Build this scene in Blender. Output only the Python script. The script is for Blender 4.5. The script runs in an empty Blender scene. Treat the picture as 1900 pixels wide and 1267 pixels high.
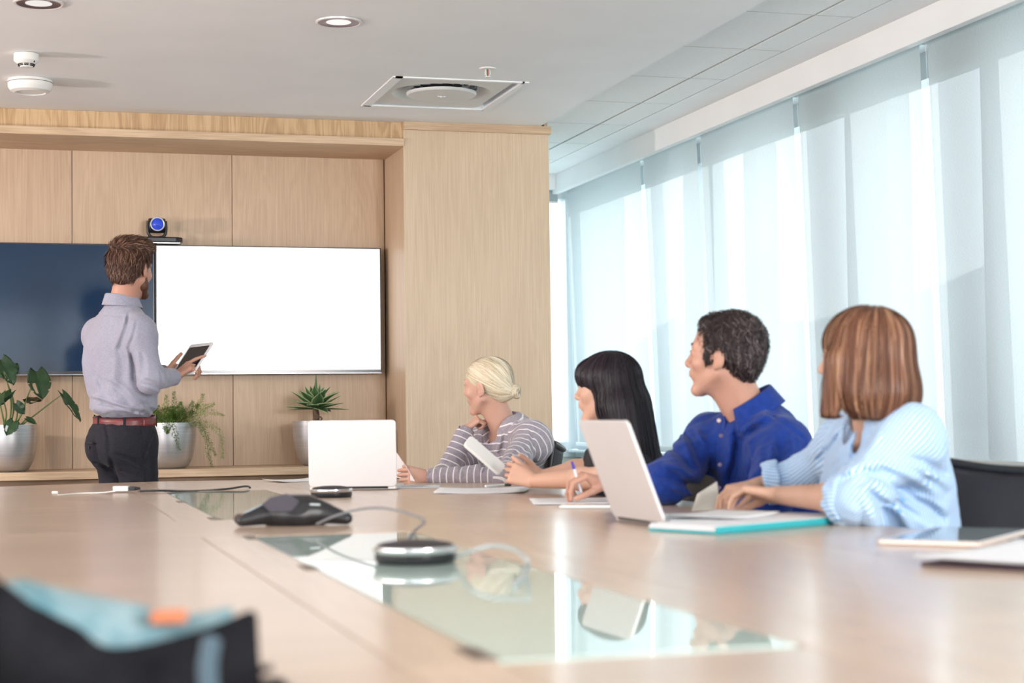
import bpy, bmesh, math, random
import numpy as np
from mathutils import Vector, Matrix
random.seed(7); rng = np.random.default_rng(7)
SC = bpy.context.scene
COL = SC.collection
PI = math.pi

# ------------------------------------------------------------------ camera
cam_d = bpy.data.cameras.new('camera'); cam = bpy.data.objects.new('camera', cam_d); COL.objects.link(cam)
CAMX = Vector((0.9606, -0.2775, -0.0123)); CAMY = Vector((0.0004, -0.0429, 0.9991)); CAMZ = Vector((-0.2778, -0.9598, -0.0411))
cam.matrix_world = Matrix(((CAMX.x, CAMY.x, CAMZ.x, 0), (CAMX.y, CAMY.y, CAMZ.y, 0), (CAMX.z, CAMY.z, CAMZ.z, 1.01), (0, 0, 0, 1)))
cam_d.sensor_width = 36; cam_d.lens = 60.03; cam_d.clip_start = 0.05; cam_d.clip_end = 2000
cam_d.dof.use_dof = True; cam_d.dof.focus_distance = 7.8; cam_d.dof.aperture_fstop = 3.4
SC.camera = cam

# ------------------------------------------------------------------ world, sun, lamps, exposure
W = bpy.data.worlds.new('world'); SC.world = W; W.use_nodes = True
wn = W.node_tree.nodes; wl = W.node_tree.links
bgn = wn['Background']
tc = wn.new('ShaderNodeTexCoord'); sp = wn.new('ShaderNodeSeparateXYZ'); cr = wn.new('ShaderNodeValToRGB')
wl.new(tc.outputs['Generated'], sp.inputs[0]); wl.new(sp.outputs['Z'], cr.inputs[0]); wl.new(cr.outputs[0], bgn.inputs[0])
cr.color_ramp.elements[0].position = 0.0; cr.color_ramp.elements[0].color = (0.90, 0.96, 1.0, 1)
cr.color_ramp.elements[1].position = 0.6; cr.color_ramp.elements[1].color = (0.78, 0.89, 1.0, 1)
bgn.inputs[1].default_value = 3.9
def lamp(name, kind, loc, rot, energy, color, **kw):
    d = bpy.data.lights.new(name, kind); o = bpy.data.objects.new(name, d); COL.objects.link(o)
    o.location = loc; o.rotation_euler = rot; d.energy = energy; d.color = color
    for k, v in kw.items(): setattr(d, k, v)
    return o
def aim(o, tgt): o.rotation_euler = (Vector(tgt) - o.location).to_track_quat('-Z', 'Y').to_euler()
sun = lamp('sun', 'SUN', (20, 0, 20), (0, 0, 0), 1.7, (1, 0.97, 0.92), angle=math.radians(0.6))
sun.rotation_euler = Vector((-0.85, -0.22, -0.30)).to_track_quat('-Z', 'Y').to_euler()
# out of frame: softboxes, a small spot, and an added broad fill on the left
k1 = lamp('softbox_left', 'AREA', (-3.1, 4.6, 1.6), (0, 0, 0), 30, (1, 0.86, 0.82), shape='RECTANGLE', size=1.6, size_y=1.2); aim(k1, (1.2, 8.0, 1.6))
k3 = lamp('spot_left', 'AREA', (-3.2, 7.6, 1.85), (0, 0, 0), 70, (1, 0.88, 0.84), shape='SQUARE', size=0.16); aim(k3, (1.2, 7.9, 2.4))
k2 = lamp('softbox_rear', 'AREA', (2.9, -2.6, 2.0), (0, 0, 0), 270, (1, 0.95, 0.92), shape='RECTANGLE', size=1.3, size_y=1.0); aim(k2, (0.9, 8, 1.8))
k4 = lamp('fill_left', 'AREA', (-3.5, 1.2, 1.35), (0, 0, 0), 165, (1, 0.965, 0.955), shape='RECTANGLE', size=6.0, size_y=1.9); k4.rotation_euler = Vector((1, 0, 0.06)).to_track_quat('-Z', 'Y').to_euler()  # added broad fill panel by the left wall, which has no window
SC.view_settings.view_transform = 'Standard'; SC.view_settings.look = 'None'
SC.view_settings.exposure = 0.24; SC.view_settings.gamma = 1.0; SC.view_settings.use_curve_mapping = False
SC.cycles.use_denoising = True
SC.cycles.max_bounces = 8; SC.cycles.diffuse_bounces = 4; SC.cycles.glossy_bounces = 4; SC.cycles.transmission_bounces = 6
SC.cycles.transparent_max_bounces = 12; SC.cycles.caustics_reflective = False; SC.cycles.caustics_refractive = False
SC.cycles.sample_clamp_indirect = 4.0

# ------------------------------------------------------------------ materials
def mat(name, col=(0.8, 0.8, 0.8), rough=0.5, metal=0.0, spec=0.5, **kw):
    m = bpy.data.materials.new(name); m.use_nodes = True
    b = m.node_tree.nodes['Principled BSDF']
    b.inputs['Base Color'].default_value = (*col, 1); b.inputs['Roughness'].default_value = rough
    b.inputs['Metallic'].default_value = metal; b.inputs['Specular IOR Level'].default_value = spec
    for k, v in kw.items(): b.inputs[k.replace('_', ' ')].default_value = v
    return m
def N(m, t, **kw):
    n = m.node_tree.nodes.new('ShaderNode' + t)
    for k, v in kw.items(): setattr(n, k, v)
    return n
def L(m, a, b): m.node_tree.links.new(a, b)
def PB(m): return m.node_tree.nodes['Principled BSDF']
def ramp(m, stops):
    r = N(m, 'ValToRGB'); e = r.color_ramp.elements
    e[0].position, e[0].color = stops[0][0], (*stops[0][1], 1)
    e[1].position, e[1].color = stops[-1][0], (*stops[-1][1], 1)
    for p, c in stops[1:-1]:
        x = e.new(p); x.color = (*c, 1)
    return r
def noise_mat(name, c1, c2, scale=(10, 10, 10), rough=0.5, bump=0.0, detail=4, bscale=None, metal=0.0, **kw):
    """principled surface whose colour wanders between c1 and c2 along stretched noise"""
    m = mat(name, c1, rough, metal, **kw)
    t = N(m, 'TexCoord'); mp = N(m, 'Mapping'); mp.inputs['Scale'].default_value = scale
    n = N(m, 'TexNoise'); n.inputs['Scale'].default_value = 1.0; n.inputs['Detail'].default_value = detail
    L(m, t.outputs['Object'], mp.inputs[0]); L(m, mp.outputs[0], n.inputs['Vector'])
    r = ramp(m, [(0.32, c1), (0.68, c2)]); L(m, n.outputs['Fac'], r.inputs[0]); L(m, r.outputs[0], PB(m).inputs['Base Color'])
    if bump:
        n2 = N(m, 'TexNoise'); n2.inputs['Scale'].default_value = 1.0; n2.inputs['Detail'].default_value = 3
        mp2 = N(m, 'Mapping'); mp2.inputs['Scale'].default_value = bscale or scale
        L(m, t.outputs['Object'], mp2.inputs[0]); L(m, mp2.outputs[0], n2.inputs['Vector'])
        b = N(m, 'Bump'); b.inputs['Strength'].default_value = bump; b.inputs['Distance'].default_value = 0.002
        L(m, n2.outputs['Fac'], b.inputs['Height']); L(m, b.outputs[0], PB(m).inputs['Normal'])
    return m
def wood(name, light, dark, axis, rough=0.35, coat=0.0, fig=1.0, spec=0.4):
    """oak veneer: fine pores along the grain axis plus slow cathedral figure"""
    m = mat(name, light, rough, 0, spec)
    t = N(m, 'TexCoord'); oi = N(m, 'ObjectInfo')
    ad = N(m, 'VectorMath', operation='MULTIPLY_ADD')
    ad.inputs[1].default_value = (1, 1, 1)
    cmb = N(m, 'CombineXYZ'); mul = N(m, 'Math', operation='MULTIPLY'); mul.inputs[1].default_value = 7.0
    L(m, oi.outputs['Random'], mul.inputs[0])
    for k in range(3): L(m, mul.outputs[0], cmb.inputs[k])
    L(m, t.outputs['Object'], ad.inputs[0]); L(m, cmb.outputs[0], ad.inputs[2])
    def nz(sc_long, sc_x, det, dist=0.0):
        mp = N(m, 'Mapping'); s = [sc_x] * 3; s[axis] = sc_long; mp.inputs['Scale'].default_value = s
        n = N(m, 'TexNoise'); n.inputs['Scale'].default_value = 1.0; n.inputs['Detail'].default_value = det
        n.inputs['Distortion'].default_value = dist
        L(m, ad.outputs[0], mp.inputs[0]); L(m, mp.outputs[0], n.inputs['Vector']); return n
    a = nz(3.0, 160.0, 5); b = nz(0.9, 7.0, 4, 1.2); c = nz(1.0, 2.0, 2)
    wv = N(m, 'Math', operation='SINE'); ml = N(m, 'Math', operation='MULTIPLY'); ml.inputs[1].default_value = 42.0
    L(m, b.outputs['Fac'], ml.inputs[0]); L(m, ml.outputs[0], wv.inputs[0])
    s1 = N(m, 'Math', operation='MULTIPLY_ADD'); s1.inputs[1].default_value = 0.10 * fig; L(m, wv.outputs[0], s1.inputs[0]); L(m, a.outputs['Fac'], s1.inputs[2])
    s2 = N(m, 'Math', operation='MULTIPLY_ADD'); s2.inputs[1].default_value = 0.55; L(m, c.outputs['Fac'], s2.inputs[0]); L(m, s1.outputs[0], s2.inputs[2])
    mid = tuple((p + q) / 2 for p, q in zip(light, dark))
    r = ramp(m, [(0.50, dark), (0.76, mid), (1.05, light)]); L(m, s2.outputs[0], r.inputs[0]); L(m, r.outputs[0], PB(m).inputs['Base Color'])
    bp = N(m, 'Bump'); bp.inputs['Strength'].default_value = 0.12; bp.inputs['Distance'].default_value = 0.0008
    L(m, a.outputs['Fac'], bp.inputs['Height']); L(m, bp.outputs[0], PB(m).inputs['Normal'])
    if coat: PB(m).inputs['Coat Weight'].default_value = coat; PB(m).inputs['Coat Roughness'].default_value = 0.16
    return m
def emit(name, col, st):
    m = mat(name, (0.02, 0.02, 0.02), 0.3); PB(m).inputs['Emission Color'].default_value = (*col, 1); PB(m).inputs['Emission Strength'].default_value = st
    return m
def skin(name, c1, c2):
    m = noise_mat(name, c1, c2, (9, 9, 9), 0.46, 0.12, 3, (260, 260, 260)); b = PB(m); b.inputs['Specular IOR Level'].default_value = 0.35
    b.inputs['Subsurface Weight'].default_value = 0.12; b.inputs['Subsurface Radius'].default_value = (0.02, 0.008, 0.004)
    b.inputs['Subsurface Scale'].default_value = 0.35
    return m
def hair_mat(name, c1, c2, c3, rough=0.48):
    m = mat(name, c1, rough, 0, 0.28)
    a = N(m, 'Attribute'); a.attribute_name = 'tone'
    r = ramp(m, [(0.0, c1), (0.5, c2), (1.0, c3)]); L(m, a.outputs['Fac'], r.inputs[0]); L(m, r.outputs[0], PB(m).inputs['Base Color'])
    PB(m).inputs['Anisotropic'].default_value = 0.5
    return m
def cloth(name, c1, c2, scale=90, rough=0.85, sheen=0.25, weave=True):
    m = noise_mat(name, c1, c2, (scale, scale, scale), rough, 0.25, 3, (700, 700, 700)); b = PB(m)
    b.inputs['Sheen Weight'].default_value = sheen; b.inputs['Specular IOR Level'].default_value = 0.2
    return m
def stripe_cloth(name, base, line, period, width, rough=0.85, base2=None):
    m = cloth(name, base, base2 or base)
    a = N(m, 'Attribute'); a.attribute_name = 'along'
    d = N(m, 'Math', operation='DIVIDE'); d.inputs[1].default_value = period
    f = N(m, 'Math', operation='FRACT'); g = N(m, 'Math', operation='LESS_THAN'); g.inputs[1].default_value = width
    L(m, a.outputs['Fac'], d.inputs[0]); L(m, d.outputs[0], f.inputs[0]); L(m, f.outputs[0], g.inputs[0])
    mx = N(m, 'Mix', data_type='RGBA'); mx.inputs[7].default_value = (*line, 1)
    src = PB(m).inputs['Base Color'].links[0].from_socket
    L(m, g.outputs[0], mx.inputs[0]); L(m, src, mx.inputs[6]); L(m, mx.outputs[2], PB(m).inputs['Base Color'])
    return m

# ------------------------------------------------------------------ mesh helpers
def link(o, parent=None):
    COL.objects.link(o)
    if parent: o.parent = parent
    return o
def tag(o, label=None, cat=None, group=None, kind=None):
    if label: o['label'] = label
    if cat: o['category'] = cat
    if group: o['group'] = group
    if kind: o['kind'] = kind
    return o
def empty(name, loc=(0, 0, 0), rz=0.0, label=None, cat=None, group=None):
    o = bpy.data.objects.new(name, None); COL.objects.link(o); o.location = loc; o.rotation_euler = (0, 0, rz)
    o.empty_display_size = 0.05
    return tag(o, label, cat, group)
class MB:
    def __init__(s): s.bm = bmesh.new()
    def box(s, a, b, bev=0.0, M=None):
        r = bmesh.ops.create_cube(s.bm, size=1.0); vs = r['verts']
        for v in vs:
            v.co = Vector([a[i] + (v.co[i] + 0.5) * (b[i] - a[i]) for i in range(3)])
        if bev:
            es = list({e for v in vs for e in v.link_edges})
            rr = bmesh.ops.bevel(s.bm, geom=es, offset=bev, segments=2, affect='EDGES', profile=0.7)
            vs = list({v for f in rr['faces'] for v in f.verts} | {v for v in vs if v.is_valid})
        if M:
            bmesh.ops.transform(s.bm, matrix=M, verts=[v for v in vs if v.is_valid])
        return s
    def lathe(s, prof, n=32, M=None, cap=True):
        rings = []
        for (r, z) in prof:
            rings.append([s.bm.verts.new((r * math.cos(2 * PI * i / n), r * math.sin(2 * PI * i / n), z)) for i in range(n)])
        for a, b in zip(rings, rings[1:]):
            for i in range(n):
                s.bm.faces.new((a[i], a[(i + 1) % n], b[(i + 1) % n], b[i]))
        if cap:
            if prof[0][0] > 1e-5: s.bm.faces.new(rings[0][::-1])
            if prof[-1][0] > 1e-5: s.bm.faces.new(rings[-1])
        if M: bmesh.ops.transform(s.bm, matrix=M, verts=[v for r in rings for v in r])
        return s
    def tube(s, pts, r, n=10, cap=True):
        pts = [Vector(p) for p in pts]; rings = []
        up = Vector((0, 0, 1))
        prev = None
        for i, p in enumerate(pts):
            t = (pts[min(i + 1, len(pts) - 1)] - pts[max(i - 1, 0)]).normalized()
            if prev is None:
                a = t.orthogonal().normalized()
            else:
                a = (prev - t * prev.dot(t)).normalized()
            prev = a; b = t.cross(a)
            rr = r(i / (len(pts) - 1)) if callable(r) else r
            rings.append([s.bm.verts.new(p + (a * math.cos(2 * PI * k / n) + b * math.sin(2 * PI * k / n)) * rr) for k in range(n)])
        for a, b in zip(rings, rings[1:]):
            for i in range(n): s.bm.faces.new((a[i], a[(i + 1) % n], b[(i + 1) % n], b[i]))
        if cap:
            s.bm.faces.new(rings[0][::-1]); s.bm.faces.new(rings[-1])
        return s
    def prism(s, poly, z0, z1, M=None):
        lo = [s.bm.verts.new((x, y, z0)) for x, y in poly]; hi = [s.bm.verts.new((x, y, z1)) for x, y in poly]
        n = len(poly)
        s.bm.faces.new(lo[::-1]); s.bm.faces.new(hi)
        for i in range(n): s.bm.faces.new((lo[i], lo[(i + 1) % n], hi[(i + 1) % n], hi[i]))
        if M: bmesh.ops.transform(s.bm, matrix=M, verts=lo + hi)
        return s
    def grid(s, fn, nu, nv):
        V = [[s.bm.verts.new(fn(i / nu, j / nv)) for j in range(nv + 1)] for i in range(nu + 1)]
        for i in range(nu):
            for j in range(nv): s.bm.faces.new((V[i][j], V[i + 1][j], V[i + 1][j + 1], V[i][j + 1]))
        return s
    def build(s, name, m, parent=None, smooth=None, solid=0.0, bevel=0.0):
        bmesh.ops.recalc_face_normals(s.bm, faces=s.bm.faces)
        me = bpy.data.meshes.new(name); s.bm.to_mesh(me); s.bm.free()
        me.materials.append(m)
        o = link(bpy.data.objects.new(name, me), parent)
        if smooth is not None:
            me.shade_smooth() if smooth >= 180 else me.set_sharp_from_angle(angle=math.radians(smooth))
            if smooth < 180:
                me.polygons.foreach_set('use_smooth', [True] * len(me.polygons))
        if solid:
            md = o.modifiers.new('s', 'SOLIDIFY'); md.thickness = solid; md.offset = 0
        if bevel:
            md = o.modifiers.new('b', 'BEVEL'); md.width = bevel; md.segments = 2; md.limit_method = 'ANGLE'
        return o
def box_obj(name, a, b, m, parent=None, bev=0.0, **kw):
    """mesh about its own centre"""
    c = [(a[i] + b[i]) / 2 for i in range(3)]
    o = MB().box([a[i] - c[i] for i in range(3)], [b[i] - c[i] for i in range(3)], bev).build(name, m, parent, **kw)
    o.location = c
    return o
def rotm(x, y, z, o=(0, 0, 0)):
    return Matrix(((x[0], y[0], z[0], o[0]), (x[1], y[1], z[1], o[1]), (x[2], y[2], z[2], o[2]), (0, 0, 0, 1)))
def spline(pts, n=8):
    """Catmull-Rom through pts"""
    P = [Vector(p) for p in pts]; P = [P[0] * 2 - P[1]] + P + [P[-1] * 2 - P[-2]]; out = []
    for i in range(1, len(P) - 2):
        for k in range(n):
            t = k / n
            out.append(0.5 * ((2 * P[i]) + (-P[i - 1] + P[i + 1]) * t + (2 * P[i - 1] - 5 * P[i] + 4 * P[i + 1] - P[i + 2]) * t * t + (-P[i - 1] + 3 * P[i] - 3 * P[i + 1] + P[i + 2]) * t ** 3))
    out.append(P[-2]); return out
def copy_tree(o, parent=None):
    c = o.copy(); COL.objects.link(c)
    if parent: c.parent = parent
    for ch in o.children: copy_tree(ch, c)
    return c
# ------------------------------------------------------------------ figure modelling: smooth unions of tapered limbs, meshed by surface nets
def V3(p): return np.array(p, dtype=float)
def nrm(v): v = V3(v); return v / (np.linalg.norm(v) + 1e-12)
def smin(a, b, k):
    h = np.clip(0.5 + 0.5 * (b - a) / k, 0, 1); return b + (a - b) * h - k * h * (1 - h)
class Field:
    def __init__(s): s.p = []
    def cap(s, a, b, ra, rb=None, k=0.02, op='u', flat=None, clip=None):
        s.p.append(dict(t='c', a=V3(a), b=V3(b), ra=ra, rb=ra if rb is None else rb, k=k, op=op, flat=flat, clip=clip)); return s
    def sph(s, c, r, k=0.02, op='u'): return s.cap(c, V3(c) + 1e-5, r, r, k, op)
    def ell(s, c, R, rad, k=0.02, op='u', clip=None):
        s.p.append(dict(t='e', c=V3(c), R=np.array(R, dtype=float), rad=V3(rad), k=k, op=op, clip=clip)); return s
    def plane(s, p, n):   # cut away everything on the +n side
        s.p.append(dict(t='p', c=V3(p), n=nrm(n), op='i', k=0.004)); return s
    def join(s, o): s.p += o.p; return s
    def dist(s, q, P):
        if q['t'] == 'c':
            pa = P - q['a']; ba = q['b'] - q['a']; h = np.clip(pa @ ba / (ba @ ba + 1e-12), 0, 1)
            w = pa - h[..., None] * ba
            if q['flat'] is not None:
                ax, fac = q['flat']; ax = nrm(ax); w = w + (w @ ax)[..., None] * ax * (fac - 1)
            d = np.sqrt((w * w).sum(-1)) - (q['ra'] + (q['rb'] - q['ra']) * h)
            if q['flat'] is not None: d = d / max(1.0, q['flat'][1] ** 0.5)
        else:
            l = (P - q['c']) @ q['R']; k0 = np.sqrt(((l / q['rad']) ** 2).sum(-1)); k1 = np.sqrt(((l / q['rad'] ** 2) ** 2).sum(-1)) + 1e-9
            d = k0 * (k0 - 1) / k1
        if q.get('clip'):
            for (c, n) in q['clip']: d = np.maximum(d, (P - V3(c)) @ nrm(n))
        return d
    def bbox(s, q):
        if q['t'] == 'c':
            r = max(q['ra'], q['rb']); return np.minimum(q['a'], q['b']) - r, np.maximum(q['a'], q['b']) + r
        e = np.sqrt(((q['R'] * q['rad']) ** 2).sum(1)); return q['c'] - e, q['c'] + e
    def bounds(s):
        lo = np.full(3, 1e9); hi = -lo
        for q in s.p:
            if q['op'] == 'u' and q['t'] != 'p':
                a, b = s.bbox(q); lo = np.minimum(lo, a); hi = np.maximum(hi, b)
        return lo, hi
    def comb(s, V, q, d):
        if q['op'] == 'u': return smin(V, d, q['k'])
        return -smin(-V, d, q['k'])
    def ev(s, P):
        V = np.full(P.shape[:-1], 0.3)
        for q in s.p:
            if q['t'] == 'p': V = np.maximum(V, (P - q['c']) @ q['n'])
            else: V = s.comb(V, q, s.dist(q, P))
        return V
    def grad(s, P, e=0.0015):
        g = np.stack([s.ev(P + V3(d) * e) - s.ev(P - V3(d) * e) for d in ((1, 0, 0), (0, 1, 0), (0, 0, 1))], -1)
        return g / (np.linalg.norm(g, axis=-1, keepdims=True) + 1e-9)
    def mesh(s, h=0.006, fine=(), disp=None, pad=0.012, dmax=0.02):
        """fine: [(centre, radius, h)] finer zones"""
        lo, hi = s.bounds(); pad = pad if disp is None else 0.035; lo -= pad; hi += pad; ax = []
        for k in range(3):
            x = lo[k]; a = [x]
            while x < hi[k]:
                st = h
                for (c, r, hh) in fine:
                    rk = r[k] if hasattr(r, '__len__') else r
                    if abs(x - c[k]) < rk: st = min(st, hh)
                    elif abs(x - c[k]) < rk + 3 * h: st = min(st, (hh + h) / 2)
                x += st; a.append(x)
            ax.append(np.array(a, dtype=np.float32))
        V = np.full([len(a) for a in ax], 0.3, dtype=np.float32)
        for q in s.p:
            if q['t'] == 'p':
                g = (ax[0][:, None, None] - q['c'][0]) * q['n'][0] + (ax[1][None, :, None] - q['c'][1]) * q['n'][1] + (ax[2][None, None, :] - q['c'][2]) * q['n'][2]
                V = np.maximum(V, g); continue
            a, b = s.bbox(q); m = q['k'] + 3 * h
            sl = tuple(slice(max(0, int(np.searchsorted(ax[k], a[k] - m)) - 1), int(np.searchsorted(ax[k], b[k] + m)) + 1) for k in range(3))
            G = np.stack(np.meshgrid(ax[0][sl[0]], ax[1][sl[1]], ax[2][sl[2]], indexing='ij'), -1).astype(np.float64)
            if G.size == 0: continue
            V[sl] = s.comb(V[sl], q, s.dist(q, G)).astype(np.float32)
        if disp is not None:
            I = np.nonzero(np.abs(V) < dmax)
            P = np.stack([ax[0][I[0]], ax[1][I[1]], ax[2][I[2]]], -1).astype(np.float64)
            V[I] += disp(P).astype(np.float32)
        return nets(V, ax)
def nets(V, ax):
    S = V < 0; n = V.shape; cs = np.array([(n[1] - 1) * (n[2] - 1), n[2] - 1, 1])
    ids, pts, quads, flips = [], [], [], []
    for d in range(3):
        a = [slice(None)] * 3; b = [slice(None)] * 3; a[d] = slice(0, -1); b[d] = slice(1, None)
        A = S[tuple(a)]; B = S[tuple(b)]; I = np.stack(np.nonzero(A != B), -1)
        e1, e2 = (d + 1) % 3, (d + 2) % 3
        ok = (I[:, e1] > 0) & (I[:, e2] > 0) & (I[:, e1] < n[e1] - 1) & (I[:, e2] < n[e2] - 1); I = I[ok]
        if not len(I): continue
        J = I.copy(); J[:, d] += 1
        v0 = V[I[:, 0], I[:, 1], I[:, 2]]; v1 = V[J[:, 0], J[:, 1], J[:, 2]]; t = v0 / (v0 - v1)
        P = np.stack([ax[k][I[:, k]] for k in range(3)], -1).astype(np.float64)
        P[:, d] += t * (ax[d][J[:, d]] - ax[d][I[:, d]])
        q = []
        for o1, o2 in ((-1, -1), (0, -1), (0, 0), (-1, 0)):
            C = I.copy(); C[:, e1] += o1; C[:, e2] += o2; c = C @ cs; q.append(c); ids.append(c); pts.append(P)
        q = np.stack(q, -1); fl = v0 > 0; q[fl] = q[fl][:, ::-1]; quads.append(q)
    ids = np.concatenate(ids); pts = np.concatenate(pts); quads = np.concatenate(quads)
    u, inv = np.unique(ids, return_inverse=True); cnt = np.bincount(inv)
    verts = np.stack([np.bincount(inv, pts[:, k]) / cnt for k in range(3)], -1)
    return verts, np.searchsorted(u, quads)
def np_mesh(name, verts, faces, m, parent=None, attrs=None, smooth=True):
    me = bpy.data.meshes.new(name); nf, k = faces.shape
    me.vertices.add(len(verts)); me.vertices.foreach_set('co', np.ascontiguousarray(verts, dtype=np.float32).ravel())
    me.loops.add(nf * k); me.loops.foreach_set('vertex_index', faces.astype(np.int32).ravel())
    me.polygons.add(nf); me.polygons.foreach_set('loop_start', np.arange(0, nf * k, k, dtype=np.int32))
    me.update(calc_edges=True)
    for an, av in (attrs or {}).items():
        at_ = me.attributes.new(an, 'FLOAT', 'POINT'); at_.data.foreach_set('value', np.ascontiguousarray(av, dtype=np.float32))
    if smooth: me.polygons.foreach_set('use_smooth', np.ones(nf, dtype=bool))
    me.materials.append(m); o = bpy.data.objects.new(name, me); return link(o, parent)
def wrinkle(P, scale, seed=0, n=4):
    r = np.random.default_rng(seed); out = 0
    for i in range(n):
        k = r.normal(size=3); k /= np.linalg.norm(k); k2 = r.normal(size=3); ph = r.uniform(0, 6, 2)
        s = scale * (0.7 + 0.25 * i)
        out = out + (np.abs(np.sin(P @ k / s * PI + 1.6 * np.sin(P @ k2 / s * 1.3 + ph[0]) + ph[1])) - 0.6)
    return out / n

CAMP = V3((0, 0, 1.01))
def folds(lst):
    """cloth folds: (a, b, amp, width) - a raised (amp>0) or sunk crease running from a to b over the surface"""
    pre = []
    for a, b, amp, w in lst:
        a, b = V3(a), V3(b); v = nrm((a + b) / 2 - CAMP); d = b - a; d = d - v * (d @ v); Ld = np.linalg.norm(d); d = d / Ld; pre.append((a, v, d, np.cross(v, d), Ld, amp, w))
    def fn(P):
        out = np.zeros(len(P))
        for a, v, d, n_, Ld, amp, w in pre:
            q = P - a; u = q @ d / Ld; s_ = q @ n_ / (w * (0.55 + 0.6 * np.clip(u, 0, 1))); s_ = s_ + 0.35 * np.sin(u * 5)
            e_ = np.clip(np.minimum(u + 0.12, 1.12 - u) / 0.25, 0, 1); e_ = e_ * e_ * (3 - 2 * e_)
            out -= amp * e_ * (np.exp(-s_ ** 2) - 0.55 * np.exp(-(s_ - 1.7) ** 2)) * (np.abs(q @ v) < 0.16)
        return out
    return fn
class Frame:
    """local axes: right, forward, up"""
    def __init__(s, c, fwd, up=(0, 0, 1), sc=1.0):
        s.c = V3(c); u = nrm(up); f = nrm(V3(fwd) - u * (V3(fwd) @ u)); s.R = np.stack([np.cross(f, u), f, u], 1); s.s = sc
    def __call__(s, x, y, z): return s.c + s.R @ (V3((x, y, z)) * s.s)
    def loc(s, P): return ((P - s.c) @ s.R) / s.s

def head_field(F, fr, male=True):
    s = fr.s; R = fr.R; q = lambda *a: fr(*a)
    ell = lambda c, r, k, op='u', RR=R: F.ell(q(*c), RR, V3(r) * s, k * s, op)
    cap = lambda a, b, ra, rb, k, op='u': F.cap(q(*a), q(*b), ra * s, rb * s, k * s, op)
    ell((0, -0.012, 0.038), (0.0745, 0.098, 0.080), 0.01)
    ell((0, 0.028, 0.0), (0.064, 0.062, 0.083), 0.03)
    ell((0, 0.036, -0.058), (0.048 if male else 0.044, 0.047, 0.046), 0.03)
    cap((-0.011, 0.074, -0.100), (0.011, 0.074, -0.100), 0.0155, 0.0155, 0.022)
    for e in (-1, 1):
        cap((e * 0.056, -0.002, -0.045), (e * 0.020, 0.064, -0.098), 0.014, 0.013, 0.022)
        cap((e * 0.012, 0.0865, 0.030), (e * 0.045, 0.073, 0.027), 0.0095 if male else 0.007, 0.008, 0.014)
        ell((e * 0.041, 0.060, -0.020), (0.022, 0.021, 0.018), 0.02)
        cap((e * 0.031, 0.106, 0.010), (e * 0.033, 0.106, 0.010), 0.0165, 0.0165, 0.014, 's')
        ell((e * 0.031, 0.080, 0.010), (0.0150, 0.0115, 0.0110), 0.006)
        cap((e * 0.0100, 0.096, -0.029), (e * 0.0105, 0.094, -0.029), 0.0070, 0.0072, 0.008)
        cap((0, 0.0985, -0.047), (e * 0.021, 0.087, -0.051), 0.0042, 0.002, 0.004)
        cap((0, 0.0970, -0.0565), (e * 0.018, 0.087, -0.054), 0.0052, 0.002, 0.004)
    cap((0, 0.087, 0.020), (0, 0.1080, -0.020), 0.0070, 0.0096, 0.013)
    cap((0, 0.1085, -0.0235), (0, 0.1080, -0.025), 0.0092, 0.0088, 0.008)
    ell((0, 0.077, -0.052), (0.030, 0.0195, 0.022), 0.014)
    cap((-0.006, 0.102, -0.074), (0.006, 0.102, -0.074), 0.009, 0.009, 0.010, 's')
    cap((-0.012, 0.104, -0.0517), (0.012, 0.104, -0.0517), 0.0022, 0.0022, 0.002, 's')
    for e in (-1, 1):
        c_, s_ = math.cos(e * 0.35), math.sin(e * 0.35)
        RR = R @ np.array([[c_, -s_, 0], [s_, c_, 0], [0, 0, 1.]])
        RR = RR @ np.array([[1, 0, 0], [0, .97, .2], [0, -.2, .97]])
        ell((e * 0.077, -0.010, 0.000), (0.0085, 0.0185, 0.032), 0.005, 'u', RR)
        ell((e * 0.0735, 0.000, -0.024), (0.006, 0.009, 0.012), 0.006, 'u', RR)
        ell((e * 0.0865, -0.006, 0.004), (0.0055, 0.0105, 0.019), 0.004, 's', RR)
        ell((e * 0.0835, 0.000, -0.008), (0.006, 0.006, 0.008), 0.004, 's', RR)
    return F

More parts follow.
